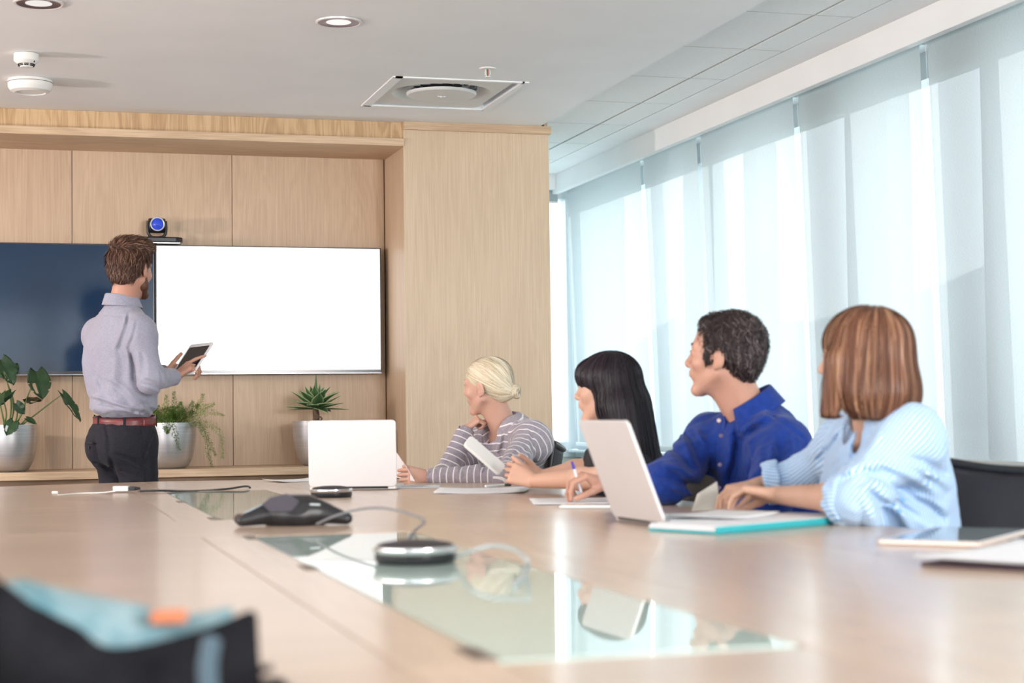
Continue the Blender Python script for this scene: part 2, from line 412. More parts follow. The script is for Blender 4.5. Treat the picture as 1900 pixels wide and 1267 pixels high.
def hand_field(F, w, f, n, sg, curls, sc=1.0, thumb=(0.7, 0.55, 0.25), tcurl=0.35, spread=0.0):
    f = nrm(f); n = V3(n); n = nrm(n - f * (n @ f)); t = np.cross(f, n) * sg; w = V3(w)
    q = lambda a, b, c: w + (f * a + t * b + n * c) * sc
    for yb, yk in ((0.013, 0.031), (0.004, 0.011), (-0.006, -0.010), (-0.014, -0.028)):
        F.cap(q(0.012, yb, 0), q(0.086 - abs(yk) * 0.15, yk, -0.002), 0.0145 * sc, 0.0105 * sc, 0.012 * sc)
    F.cap(q(0.02, 0.012, 0.006), q(0.055, 0.024, 0.008), 0.014 * sc, 0.011 * sc, 0.014 * sc)
    tips = []
    for i, (yk, ll, r) in enumerate(((0.031, 1.0, 0.0088), (0.011, 1.1, 0.0089), (-0.010, 1.02, 0.0085), (-0.028, 0.80, 0.0075))):
        c = curls[i]; a = 0; p = q(0.087 - abs(yk) * 0.18, yk, -0.001); sp_ = spread * (yk / 0.03)
        for j, (seg, cj) in enumerate(zip((0.043, 0.027, 0.021), c)):
            a += cj; d = (f * math.cos(a) + n * math.sin(a)); d = nrm(d + t * sp_ * math.cos(a))
            p2 = p + d * seg * ll * sc
            F.cap(p, p2, r * (1 - 0.10 * j) * sc, r * (0.90 - 0.10 * j) * sc, 0.0035 * sc); p = p2
        tips.append((p, d))
    th = nrm(f * thumb[1] + t * thumb[0] + n * thumb[2]); p = q(0.018, 0.018, 0.006)
    ax_ = f
    for j, (seg, r) in enumerate(((0.040, 0.0130), (0.033, 0.0108), (0.026, 0.0095))):
        p2 = p + th * seg * sc; F.cap(p, p2, r * sc, r * 0.9 * sc, (0.010 if j == 0 else 0.003) * sc); p = p2
        th = nrm(th + f * tcurl + n * tcurl * 0.3)
    tips.append((p, th))
    return tips, (f, n, t)

def strands(name, fld, fr, roots, dirf, steps, step, off, width, m, parent, tone=None, taper=0.35, jit=0.15, seed=1):
    """locks of hair laid over the shell: flat tapering ribbons following dirf over the surface"""
    r = np.random.default_rng(seed); P = roots.copy(); n = len(P); path = []
    o0 = r.uniform(off[0], off[1], n); o1 = o0 + r.uniform(off[2], off[3], n)
    jv = r.normal(size=(n, 3)) * jit; Nn = []
    for i in range(steps + 1):
        t = i / steps; g = fld.grad(P); d = fld.ev(P)
        P = P - (np.clip(d - (o0 + (o1 - o0) * t), -0.01, 0.01))[:, None] * g
        path.append(P.copy()); Nn.append(g)
        D = dirf(fr.loc(P), t) + jv; D = D @ fr.R.T
        D = D - (D * g).sum(-1, keepdims=True) * g; D /= np.linalg.norm(D, axis=-1, keepdims=True) + 1e-9
        sl = step if np.isscalar(step) else step[:, None]
        P = P + D * sl
    A = np.stack(path, 1); G = np.stack(Nn, 1)
    T = np.gradient(A, axis=1); T /= np.linalg.norm(T, axis=-1, keepdims=True) + 1e-9
    Sd = np.cross(T, G); Sd /= np.linalg.norm(Sd, axis=-1, keepdims=True) + 1e-9
    tt = np.linspace(0, 1, steps + 1); w = width * (0.55 + 0.45 * np.sin(np.clip(tt * 3, 0, 1) * PI / 2)) * (1 - (1 - taper) * np.clip((tt - 0.5) * 2, 0, 1) ** 2)
    ww = (w[None, :] * r.uniform(0.6, 1.3, n)[:, None])[..., None] * 0.5
    tw = r.uniform(-0.5, 0.5, n)[:, None, None]
    Sd = Sd * np.cos(tw) + G * np.sin(tw)
    Vv = np.stack([A - Sd * ww, A + Sd * ww], 2).reshape(-1, 3)
    i0 = (np.arange(n)[:, None] * (steps + 1) + np.arange(steps)[None, :]).ravel() * 2
    Fc = np.stack([i0, i0 + 1, i0 + 3, i0 + 2], -1)
    tn = r.uniform(0, 1, n) if tone is None else tone(fr.loc(roots), r)
    return np_mesh(name, Vv, Fc, m, parent, {'tone': np.repeat(np.clip(tn, 0, 1), (steps + 1) * 2)})

def limb_attr(verts, segs):
    """segs: [(a, b, radius, mode vector or 'len', offset)] -> cloth coordinate of each vertex from its nearest limb"""
    best = np.full(len(verts), 1e9); out = np.zeros(len(verts))
    for a, b, rad, mode, off in segs:
        a = V3(a); b = V3(b); ba = b - a; h = np.clip((verts - a) @ ba / (ba @ ba), 0, 1)
        d = np.linalg.norm(verts - a - h[:, None] * ba, axis=1) - rad
        if mode == 'len': u = (verts - a) @ nrm(ba)
        elif mode in ('ang', 'ang2'):
            z = nrm(ba); x = V3((-0.35, -1.0, 0.25)); x = nrm(x - z * (z @ x)); y = np.cross(z, x); w_ = verts - a - h[:, None] * ba; u = np.arctan2(w_ @ y, w_ @ x) * max(rad, 0.04) * (1.6 if mode == 'ang2' else 1)
        else: u = (verts - a) @ nrm(mode)
        k = d < best; best[k] = d[k]; out[k] = u[k] + off
    return out

def torso_frame(sk):
    up = nrm(V3(sk['N']) - V3(sk['P'])); r = nrm(V3(sk['SR']) - V3(sk['SL'])); f = nrm(np.cross(up, r)); r = nrm(np.cross(f, up))
    return r, f, up
def torso_field(F, sk, g=0.0, fem=False, k=0.05, low=True):
    r, f, up = torso_frame(sk); N_, P_ = V3(sk['N']), V3(sk['P']); R = np.stack([r, f, up], 1); H = np.linalg.norm(N_ - P_)
    s = sk.get('w', 1.0)
    SL, SR = V3(sk['SL']), V3(sk['SR'])
    mid = (SL + SR) / 2
    F.ell(P_ + up * H * 0.68 - f * 0.005, R, (0.150 * s + g, 0.108 * s + g, 0.19 + g), 0.01)
    F.ell(P_ + up * H * 0.40 + f * 0.004, R, (0.130 * s + g, 0.098 * s + g, 0.17 + g), k)
    if low: F.ell(P_ + up * 0.04, R, (0.160 * s + g, 0.118 * s + g, 0.13 + g), k)
    for S in (SL, SR):
        F.cap(N_ - up * 0.035, S * 0.96 + mid * 0.04, 0.046 + g, 0.050 * s + g, 0.05)
        F.cap(P_ + up * H * 0.72, S - up * 0.03, 0.08 + g, 0.055 * s + g, 0.05)
    if fem:
        for e in (-1, 1): F.ell(P_ + up * H * 0.62 + f * 0.075 + r * e * 0.068, R, (0.062 + g, 0.055 + g, 0.062 + g), 0.03)
    return F
def collar(fr_c, axis, fwd, ra, rb, h_back, h_front, drop, gap, m, parent, spread=0.022, thick=0.0022, sag=0.0, name='collar', slope=0.0):
    """shirt collar: stand rising to a fold and a fall laid outside it, points at the front"""
    ax = nrm(axis); f = nrm(V3(fwd) - ax * (V3(fwd) @ ax)); r = np.cross(f, ax); c = V3(fr_c)
    def pt(u, v):
        th = (gap + (2 * PI - 2 * gap) * u); fr = (1 + math.cos(th)) / 2   # 1 at the front, 0 at the back
        h = h_back + (h_front - h_back) * fr; rr = 1.0
        if v < 0.35:
            t = v / 0.35; o = 0.002 * t; z = h * t
        elif v < 0.5:
            t = (v - 0.35) / 0.15; o = 0.002 + 0.005 * t; z = h + 0.003 * math.sin(t * PI)
        else:
            t = (v - 0.5) / 0.5; dp = drop * (1 + 0.9 * fr ** 3); o = 0.007 + spread * t * (0.6 + 0.4 * fr); z = h - (h * 0.75 + dp) * t
        z -= slope * fr
        p = c + r * math.sin(th) * (ra + o) + f * math.cos(th) * (rb + o) + ax * z
        return tuple(p)
    return MB().grid(pt, 48, 14).build(name, m, parent, smooth=180, solid=thick)
# ================================================================== THE ROOM
paint = noise_mat('white_paint', (0.87, 0.88, 0.88), (0.90, 0.91, 0.91), (3, 3, 3), 0.7, 0.05, 3, (120, 120, 120))
tile_m = noise_mat('mineral_tile', (0.86, 0.88, 0.87), (0.90, 0.91, 0.90), (60, 60, 60), 0.9, 0.3, 3, (350, 350, 350))
grey_gap = mat('tile_gap_grey', (0.16, 0.17, 0.17), 0.8)
carpet = noise_mat('carpet', (0.20, 0.20, 0.21), (0.27, 0.27, 0.28), (60, 60, 60), 0.95, 0.5)
OAK_L, OAK_D = (0.60, 0.445, 0.305), (0.475, 0.335, 0.225)
oak_z = wood('oak_veneer_upright', OAK_L, OAK_D, 2, 0.42, fig=0.8)
oak_x = wood('oak_veneer_across', (0.66, 0.49, 0.32), (0.47, 0.32, 0.20), 0, 0.42)
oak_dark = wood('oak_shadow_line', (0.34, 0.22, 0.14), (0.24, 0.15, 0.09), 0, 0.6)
alu = mat('white_aluminium', (0.62, 0.70, 0.72), 0.4, 0.2)
white_pl = mat('white_plastic', (0.80, 0.80, 0.77), 0.4)
black_pl = noise_mat('black_plastic', (0.012, 0.012, 0.014), (0.02, 0.02, 0.022), (40, 40, 40), 0.38)
chrome = mat('chrome', (0.75, 0.75, 0.76), 0.18, 1.0)
dark = mat('dark_void', (0.02, 0.02, 0.02), 0.8)

tag(box_obj('floor', (-3.6, -3.2, -0.1), (4.2, 11.4, 0.0), carpet), kind='structure', label='grey carpet floor under the table')
tag(box_obj('wall_left', (-3.7, -3.2, 0), (-3.6, 9.5, 2.9), paint), kind='structure', label='white wall on the left')
# rear wall: two broad daylit windows behind the camera
wr = tag(MB().box((-3.6, -3.3, 0), (-2.6, -3.2, 2.9)).box((-2.6, -3.3, 0), (3.3, -3.2, 0.9)).box((-2.6, -3.3, 2.35), (3.3, -3.2, 2.9))
         .box((0.25, -3.3, 0.9), (0.45, -3.2, 2.35)).box((3.3, -3.3, 0), (3.6, -3.2, 2.9)).build('wall_rear', paint), kind='structure', label='white wall behind the camera with two windows')

# --- plaster ceiling with a recess cut for the air diffuser
CZ = 2.572
DX0, DX1, DY0, DY1 = 1.682, 2.307, 7.71, 8.455
cl = MB()
for a, b in (((-3.6, -3.2), (DX0, 9.5)), ((DX0, -3.2), (DX1, DY0)), ((DX0, DY1), (DX1, 9.5)), ((DX1, -3.2), (2.751, 9.5))):
    cl.box((a[0], a[1], CZ), (b[0], b[1], 2.8))
ceil_ = tag(cl.build('ceiling', paint), kind='structure', label='smooth white plaster ceiling')
# the suspended strip of tiles beside the windows
strip = tag(box_obj('ceiling_edge', (2.752, -3.2, 2.665), (3.50, 11.3, 2.8), grey_gap), kind='structure', label='strip of suspended ceiling tiles along the windows')
strip_parent = strip
tiles_x = [(2.755, 3.102), (3.116, 3.286)]
joint_m = mat('tile_joint_grey', (0.45, 0.46, 0.46), 0.8)
y = 6.259 - 0.6715 * 14; k = 0
t0 = {}
while y < 11.3:
    for j, (xa, xb) in enumerate(tiles_x):
        if y > 1.5:
            if j not in t0:
                t0[j] = MB().box((-(xb - xa) / 2, -0.3315, -0.02), ((xb - xa) / 2, 0.3315, 0.02), 0.002).build('tile', tile_m, strip); o = t0[j]
            else:
                o = t0[j].copy(); COL.objects.link(o)
            o.parent = strip; o.matrix_parent_inverse = Matrix.Identity(4)
            o.location = Vector(((xa + xb) / 2, y + 0.3358, 2.6235)) - strip.location
    if y > 1.5:
        o = MB().box((2.756, y - 0.004, 2.6042), (3.285, y + 0.004, 2.612)).build('tile_joint', joint_m, strip); o.location = -strip.location
    y += 0.6715
o = MB().box((3.292, -3.2, 2.604), (3.48, 11.3, 2.66)).box((2.755, -3.2, 2.604), (3.48, 1.5, 2.66)).build('edge_board', paint, strip); o.location = -strip.location
o = MB().box((3.103, 1.5, 2.612), (3.115, 11.3, 2.64)).build('tile_rail', grey_gap, strip); o.location = -strip.location
# pelmet box over the blinds
tag(box_obj('trim_1', (3.48, -3.2, 2.480), (3.52, 11.0, 2.63), paint, bev=0.003), kind='structure', label='white pelmet along the top of the blinds')
tag(box_obj('trim_2', (3.52, -3.2, 2.56), (4.1, 11.3, 2.8), paint), kind='structure', label='window head above the blinds')
tag(box_obj('trim_3', (2.80, 10.92, 2.505), (3.48, 10.98, 2.665), paint, bev=0.003), kind='structure', label='white pelmet over the end window')

# --- back wall: panelled niche
NX1, NY0, NY1 = 1.984, 8.9, 9.4
back = tag(box_obj('wall_back', (-3.6, 9.425, 0), (2.8, 9.6, 2.8), dark), kind='structure', label='back wall clad in oak veneer panels')
xs = [1.981 - 0.852 * i for i in range(0, 7)]
for i in range(6):
    o = MB().box((-0.4245, -0.0125, -0.855), (0.4245, 0.0125, 0.855), 0.0012).build('panel', oak_z, back)
    o.location = Vector(((xs[i] + xs[i + 1]) / 2, 9.4125, 1.59)) - back.location
fas = MB().box((-3.6, 8.92, 2.477), (NX1, 9.42, 2.571)).build('fascia', wood('oak_fascia', (0.62, 0.43, 0.24), (0.44, 0.28, 0.14), 2, 0.45, fig=1.8), back); fas.location = -back.location
o = MB().box((-3.6, 8.885, 2.438), (NX1, 9.40, 2.478), 0.002).build('soffit_board', oak_x, back); o.location = -back.location
# ledge under the screens, with its recessed plinth
led = tag(box_obj('plant_ledge', (-3.6, 8.93, 0.695), (NX1, 9.40, 0.735), oak_x, bev=0.003), 'long oak ledge under the screens, carrying the potted plants', 'ledge')
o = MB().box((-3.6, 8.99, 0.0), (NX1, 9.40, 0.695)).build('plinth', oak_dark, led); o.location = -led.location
# projecting column right of the niche
colm = tag(box_obj('wall_column', (2.0, 8.92, 0), (2.78, 9.6, 2.6), dark), kind='structure', label='projecting oak veneer column between the screens and the windows')
o = MB().box((1.984, 8.900, 0), (2.80, 8.92, 2.528), 0.0012).build('front_panel', wood('oak_column', (0.68, 0.53, 0.37), (0.56, 0.42, 0.285), 2, 0.42, fig=0.5), colm); o.location = -colm.location
o = MB().box((1.984, 8.921, 0), (2.0, 9.40, 2.438), 0.0012).build('side_panel', oak_z, colm); o.location = -colm.location
o = MB().box((2.78, 8.921, 0), (2.80, 9.60, 2.6), 0.0012).build('side_panel', oak_z, colm); o.location = -colm.location
o = MB().box((1.984, 8.885, 2.528), (2.812, 8.935, 2.572), 0.002).box((2.753, 8.93, 2.572), (2.79, 9.6, 2.603)).build('top_trim', oak_x, colm); o.location = -colm.location

# --- window wall: parapet, sill, frames, glass
tag(box_obj('wall_right', (3.68, -3.2, 0), (4.05, 11.4, 0.70), mat('parapet_paint', (0.70, 0.78, 0.74), 0.6)), kind='structure', label='low parapet under the side windows')
tag(MB().box((3.62, -3.2, 0.70), (3.70, 11.2, 0.742), 0.004).box((3.70, -3.2, 0.742), (4.02, 11.2, 0.752)).build('window_sill', alu), kind='structure', label='pale metal sill along the side windows')
tag(MB().box((3.56, -3.2, 0.735), (3.62, 10.98, 0.75), 0.003).build('trim_4', alu), kind='structure', label='sill nosing')
fr = mat('window_frame_metal', (0.58, 0.63, 0.65), 0.45, 0.1)
mull = [(10.78, 10.94), (9.26, 9.43), (8.38, 8.55), (6.95, 7.36), (5.75, 6.16), (4.53, 4.94), (3.31, 3.72), (2.09, 2.50), (0.87, 1.28), (-0.35, 0.06), (-1.57, -1.16), (-2.9, -2.4)]
glass = bpy.data.materials.new('window_glass'); glass.use_nodes = True
gt = glass.node_tree; gt.nodes.clear(); go = gt.nodes.new('ShaderNodeOutputMaterial'); gm = gt.nodes.new('ShaderNodeMixShader'); g1 = gt.nodes.new('ShaderNodeBsdfTransparent'); g2 = gt.nodes.new('ShaderNodeBsdfGlossy'); gf = gt.nodes.new('ShaderNodeFresnel')
g1.inputs[0].default_value = (0.95, 0.98, 0.98, 1); g2.inputs['Roughness'].default_value = 0.0; gf.inputs[0].default_value = 1.3
gm.inputs[0].default_value = 0.06; gt.links.new(g1.outputs[0], gm.inputs[1]); gt.links.new(g2.outputs[0], gm.inputs[2]); gt.links.new(gm.outputs[0], go.inputs[0])
prev = 11.3
for i, (ya, yb) in enumerate(mull):
    w_ = tag(box_obj('window_%d' % (i + 1), (3.855, yb + 0.005, 0.76), (3.867, prev - 0.005, 2.5), glass), kind='structure')
    o = MB().box((3.80, ya, 0.752), (3.92, yb, 2.56)).box((3.81, yb, 2.44), (3.91, prev, 2.56)).box((3.82, yb, 0.752), (3.90, prev, 0.785)).build('window_frame', fr, w_)
    o.location = -w_.location
    prev = ya
# end window beyond the column
we = tag(box_obj('window_13', (2.62, 11.12, 0.80), (3.64, 11.13, 2.5), glass), kind='structure', label='end window beyond the oak column')
o = MB().box((3.60, 11.08, 0.75), (3.86, 11.2, 2.56)).box((2.6, 11.08, 2.46), (3.6, 11.2, 2.56)).box((2.6, 11.08, 0.75), (3.6, 11.2, 0.80)).box((3.10, 11.08, 0.8), (3.13, 11.15, 2.46)).build('window_frame', fr, we); o.location = -we.location
tag(box_obj('wall_end', (2.5, 11.05, 0), (4.0, 11.25, 0.70), mat('end_parapet', (0.70, 0.78, 0.74), 0.6)), kind='structure', label='low parapet under the end window')
tag(box_obj('trim_5', (2.6, 11.0, 0.70), (3.62, 11.2, 0.75), alu, bev=0.003), kind='structure')
tag(MB().box((2.5, 9.6, 0), (2.8, 11.3, 2.8)).build('wall_behind_column', paint), kind='structure', label='wall behind the oak column')

# --- roller blinds: woven screen fabric, light passes and scatters through it
bl = bpy.data.materials.new('blind_fabric'); bl.use_nodes = True; t = bl.node_tree; t.nodes.clear()
bo = t.nodes.new('ShaderNodeOutputMaterial'); m1 = t.nodes.new('ShaderNodeMixShader'); m2 = t.nodes.new('ShaderNodeMixShader')
bd = t.nodes.new('ShaderNodeBsdfDiffuse'); bt = t.nodes.new('ShaderNodeBsdfTranslucent'); bp_ = t.nodes.new('ShaderNodeBsdfTransparent')
tcb = t.nodes.new('ShaderNodeTexCoord'); mpb = t.nodes.new('ShaderNodeMapping'); nb = t.nodes.new('ShaderNodeTexNoise'); rb = t.nodes.new('ShaderNodeValToRGB')
mpb.inputs['Scale'].default_value = (1, 90, 500); nb.inputs['Scale'].default_value = 1; nb.inputs['Detail'].default_value = 2
rb.color_ramp.elements[0].position = 0.3; rb.color_ramp.elements[0].color = (0.52, 0.545, 0.55, 1); rb.color_ramp.elements[1].position = 0.7; rb.color_ramp.elements[1].color = (0.61, 0.635, 0.64, 1)
t.links.new(tcb.outputs['Object'], mpb.inputs[0]); t.links.new(mpb.outputs[0], nb.inputs['Vector']); t.links.new(nb.outputs['Fac'], rb.inputs[0])
t.links.new(rb.outputs[0], bd.inputs[0]); t.links.new(rb.outputs[0], bt.inputs[0]); bp_.inputs[0].default_value = (0.95, 1, 1, 1)
m1.inputs[0].default_value = 0.58; m2.inputs[0].default_value = 0.075
t.links.new(bd.outputs[0], m1.inputs[1]); t.links.new(bt.outputs[0], m1.inputs[2]); t.links.new(m1.outputs[0], m2.inputs[1]); t.links.new(bp_.outputs[0], m2.inputs[2]); t.links.new(m2.outputs[0], bo.inputs[0])
gaps = [10.97, 9.49, 8.61, 7.40, 6.20, 4.98, 3.76, 2.54, 1.32, 0.1, -1.12, -2.34]
where = ['farthest roller blind of the window wall, next to the end window', 'narrow roller blind, second from the oak column', 'roller blind between the black-haired woman and the man in blue',
         'roller blind directly above the man in blue', 'roller blind above the woman with the red bob', 'nearest roller blind in the picture, above the black mesh chair']
for i in range(11):
    ya, yb = gaps[i + 1] + 0.030, gaps[i] - 0.030
    ln = 'pale translucent ' + where[i] if i < 6 else 'pale translucent roller blind, %s beyond the right edge of the picture' % ('first', 'second', 'third', 'fourth', 'fifth')[i - 6]
    b_ = empty('roller_blind', (3.565, (ya + yb) / 2, 2.50), 0, ln, 'blind', 'roller blinds on the window wall')
    hw = (yb - ya) / 2
    MB().grid(lambda u, v: (0.052 * v + 0.004 * math.sin(u * 7 + i) * v, -hw + 2 * hw * u, -1.71 * v), 10, 8).build('fabric', bl, b_, smooth=180)
    MB().box((0.040, -hw, -1.725), (0.064, hw, -1.700), 0.004).build('bottom_bar', alu, b_)
    MB().tube([(0.02, -hw, 0.02), (0.02, hw, 0.02)], 0.022, 14).build('roller_tube', alu, b_)
    MB().tube([(0.0, hw + 0.012, 0.02), (0.045, hw + 0.012, -1.6)], 0.0012, 5).tube([(0.015, hw + 0.012, 0.02), (0.06, hw + 0.012, -1.6)], 0.0012, 5).build('bead_chain', alu, b_)
b_ = empty('roller_blind', (3.06, 11.0, 2.52), 0, 'roller blind drawn up at the top of the end window beyond the column', 'blind')
MB().box((-0.40, 0, -0.085), (0.46, 0.004, 0.0)).build('fabric', bl, b_); MB().box((-0.40, -0.006, -0.10), (0.46, 0.010, -0.085), 0.003).build('bottom_bar', fr, b_)

# --- far hills and a pale building outside
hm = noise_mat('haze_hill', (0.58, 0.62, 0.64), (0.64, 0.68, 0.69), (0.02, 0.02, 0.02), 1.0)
def ridge(name, pts, z0, m, label):
    mb = MB(); vs = [(mb.bm.verts.new((x, y_, z0)), mb.bm.verts.new((x, y_, z)), mb.bm.verts.new((x * 1.25, y_ * 1.25, z0))) for x, y_, z in pts]
    for a, b in zip(vs, vs[1:]): mb.bm.faces.new((a[0], b[0], b[1], a[1])); mb.bm.faces.new((a[1], b[1], b[2], a[2]))
    return tag(mb.build(name, m, smooth=60), label, None, None, 'structure')
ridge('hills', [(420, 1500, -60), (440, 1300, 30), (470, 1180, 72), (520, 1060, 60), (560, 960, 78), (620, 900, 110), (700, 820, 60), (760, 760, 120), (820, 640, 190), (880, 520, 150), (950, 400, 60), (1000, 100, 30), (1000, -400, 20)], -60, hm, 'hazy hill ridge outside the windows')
tag(box_obj('far_ground', (-200, -400, -12.2), (1300, 1700, -12), noise_mat('far_ground', (0.5, 0.55, 0.5), (0.6, 0.62, 0.6), (0.05, 0.05, 0.05), 1)), kind='structure')

# ================================================================== ceiling fittings
def downlight(x, y, lab):
    e = empty('downlight', (x, y, CZ), 0, lab, 'ceiling light', 'recessed downlights')
    MB().lathe([(0.093, -0.0005), (0.092, -0.006), (0.086, -0.008), (0.080, -0.004)], 36, cap=False).build('rim', mat('rim', (0.75, 0.72, 0.72), 0.3, 0.3), e, smooth=40)
    MB().lathe([(0.082, -0.0055), (0.066, -0.0025), (0.048, -0.0020)], 36, cap=False).build('reflector', mat('reflector', (0.22, 0.15, 0.16), 0.35, 0.6), e, smooth=60)
    MB().lathe([(0.050, -0.0032), (0.0001, -0.0036)], 30, cap=False).build('lens', emit('lamp_lens', (1, 0.95, 0.92), 0.7), e, smooth=60)
    return e
downlight(0.0745, 6.617, 'round recessed downlight at the top left, above the smoke detector')
downlight(1.227, 6.669, 'round recessed downlight in the middle of the ceiling')
e = empty('smoke_detector', (0.034, 7.565, CZ), 0, 'small white smoke detector with slotted nose, nearest the left downlight', 'smoke detector')
MB().lathe([(0.0001, -0.002), (0.052, -0.002), (0.053, -0.032), (0.050, -0.036), (0.036, -0.046), (0.034, -0.046)], 36, cap=False).build('body', white_pl, e, smooth=35)
MB().lathe([(0.033, -0.044), (0.026, -0.060), (0.0001, -0.062)], 30, cap=False).build('sensor_nose', white_pl, e, smooth=35)
for k in range(8):
    a = k * PI / 4
    for zz, rr in ((-0.048, 0.033), (-0.0535, 0.0305)):
        MB().box((-0.009, -0.003, -0.0018), (0.009, 0.003, 0.0018), M=Matrix.Translation((rr * math.cos(a), rr * math.sin(a), zz)) @ Matrix.Rotation(a + PI / 2, 4, 'Z')).build('slot', dark, e)
MB().box((0.030, -0.047, -0.044), (0.035, -0.042, -0.038)).build('indicator', dark, e)
e = empty('motion_sensor', (0.054, 8.155, CZ), 0, 'wide white domed sensor on the ceiling just above the wood fascia', 'sensor')
MB().lathe([(0.0001, -0.001), (0.100, -0.001), (0.102, -0.014)], 40, cap=False).build('base', white_pl, e, smooth=35)
MB().lathe([(0.101, -0.016), (0.100, -0.036), (0.090, -0.052), (0.070, -0.060), (0.066, -0.056), (0.0001, -0.054)], 40, cap=False).build('dome', white_pl, e, smooth=35)
e = empty('sprinkler', (2.050, 7.425, CZ), 0, 'small white fire sprinkler head beside the square air vent', 'sprinkler')
MB().lathe([(0.0001, -0.001), (0.040, -0.001), (0.038, -0.006), (0.020, -0.010), (0.0001, -0.006)], 30, cap=False).build('escutcheon', white_pl, e, smooth=35)
MB().tube([(-0.010, 0, -0.006), (-0.012, 0, -0.030), (0, 0, -0.040)], 0.002, 6).tube([(0.010, 0, -0.006), (0.012, 0, -0.030), (0, 0, -0.040)], 0.002, 6).lathe([(0.014, -0.040), (0.014, -0.043)], 16).build('frame', white_pl, e, smooth=40)
MB().tube([(0, 0, -0.006), (0, 0, -0.038)], 0.0028, 8).build('bulb', mat('red_bulb', (0.35, 0.06, 0.03), 0.2), e, smooth=60)
# square swirl diffuser
e = empty('air_vent', ((DX0 + DX1) / 2, (DY0 + DY1) / 2, CZ), 0, 'square white ceiling air vent with round central disc', 'air vent')
hx, hy = (DX1 - DX0) / 2, (DY1 - DY0) / 2
MB().box((-hx - 0.012, -hy - 0.012, -0.006), (-hx + 0.035, hy + 0.012, 0.0)).box((hx - 0.010, -hy - 0.012, -0.006), (hx + 0.022, hy + 0.012, 0)).box((-hx, -hy - 0.012, -0.006), (hx, -hy + 0.012, 0)).box((-hx, hy - 0.012, -0.006), (hx, hy + 0.012, 0)).build('frame', paint, e)
plate = mat('vent_plate', (0.70, 0.71, 0.69), 0.5)
mb = MB(); n_ = 64; ring = []
for i in range(n_):
    a = 2 * PI * i / n_; c, s_ = math.cos(a), math.sin(a); m_ = max(abs(c) / (hx - 0.04), abs(s_) / (hy - 0.018)); ring.append((mb.bm.verts.new((c / m_, s_ / m_, 0.004)), mb.bm.verts.new((0.245 * c, 0.245 * s_, 0.004)), mb.bm.verts.new((0.232 * c, 0.232 * s_, 0.012)), mb.bm.verts.new((0.185 * c, 0.185 * s_, 0.055))))
for i in range(n_):
    a, b = ring[i], ring[(i + 1) % n_]
    for j in range(3): mb.bm.faces.new((a[j], a[j + 1], b[j + 1], b[j]))
mb.build('face_plate', plate, e, smooth=30)
MB().lathe([(0.0001, -0.012), (0.165, -0.010), (0.172, -0.004), (0.172, 0.004), (0.0001, 0.004)], 56, cap=False).build('disc', plate, e, smooth=35)
for k in range(16):
    a = 2 * PI * k / 16
    MB().box((-0.001, -0.03, -0.02), (0.001, 0.03, 0.02), M=Matrix.Translation((0.16 * math.cos(a), 0.16 * math.sin(a), 0.04)) @ Matrix.Rotation(a + 0.5, 4, 'Z')).build('vane', alu, e)
MB().box((-hx + 0.02, -hy + 0.014, 0.07), (hx - 0.014, hy - 0.014, 0.08)).build('plenum', dark, e)
MB().tube([(0, 0, -0.02), (0, 0, -0.010)], 0.006, 10).box((-0.02, -0.002, -0.016), (0.02, 0.002, -0.0115)).build('centre_screw', plate, e)

# ================================================================== screens
tvb = mat('screen_bezel', (0.010, 0.011, 0.014), 0.2, 0, 0.6)
def tv(x0, x1, z0, z1, mp_, lab):
    e = empty('wall_screen', ((x0 + x1) / 2, 9.33, z0), 0, lab, 'screen', 'pair of wall screens')
    w, h = (x1 - x0) / 2, z1 - z0
    MB().box((-w, -0.02, 0), (w, 0.018, h), 0.003).build('case', tvb, e)
    MB().box((-w + 0.007, -0.0225, 0.022), (w - 0.007, -0.0205, h - 0.007)).build('display_panel', mp_, e)
    MB().box((-w + 0.2, 0.018, h * 0.3), (w - 0.2, 0.082, h * 0.75)).build('wall_mount', black_pl, e)
    MB().box((-w + 0.003, -0.0235, 0.001), (w - 0.003, -0.0215, 0.004)).build('chin_strip', mat('chin_metal', (0.35, 0.36, 0.4), 0.25, 0.8), e)
    return e
off = mat('screen_off', (0.008, 0.030, 0.075), 0.10, 0, 0.35); PB(off).inputs['Coat Weight'].default_value = 0.0; PB(off).inputs['Coat Roughness'].default_value = 0.04  # blue of the window reflection is put into the base colour
tv(-0.560, 0.703, 1.232, 1.930, off, 'wall-mounted flat screen on the left, switched off, dark blue')
tv(0.707, 1.940, 1.232, 1.930, emit('screen_lit', (1, 1, 1), 1.25), 'wall-mounted flat screen on the right, lit plain white')
e = empty('conference_camera', (0.715, 9.30, 1.931), 0, 'black conference camera with blue lens standing on top of the screens', 'camera')
MB().prism([(-0.125, -0.05), (-0.10, -0.072), (0.10, -0.072), (0.132, -0.05), (0.132, 0.05), (0.11, 0.06), (-0.11, 0.06), (-0.125, 0.05)], 0.004, 0.034).build('base', black_pl, e, smooth=30, bevel=0.007)
MB().box((-0.10, -0.073, 0.0), (0.115, -0.05, 0.0035)).build('base_strip', chrome, e)
pts = [(-0.046, 0, 0.125), (-0.048, 0, 0.08), (-0.042, 0, 0.052), (-0.022, 0, 0.037), (0.022, 0, 0.037), (0.042, 0, 0.052), (0.048, 0, 0.08), (0.046, 0, 0.125)]
MB().tube(spline(pts, 6), 0.0085, 10).build('yoke', black_pl, e, smooth=60)
MB().lathe([(0.0001, -0.044), (0.036, -0.044), (0.040, -0.038), (0.040, 0.038), (0.036, 0.044), (0.0001, 0.044)], 32, M=Matrix.Translation((0, 0, 0.100)) @ Matrix.Rotation(PI / 2, 4, 'Y'), cap=False).build('head', black_pl, e, smooth=40)
ML = Matrix.Translation((0, -0.034, 0.104)) @ Matrix.Rotation(PI / 2, 4, 'X')
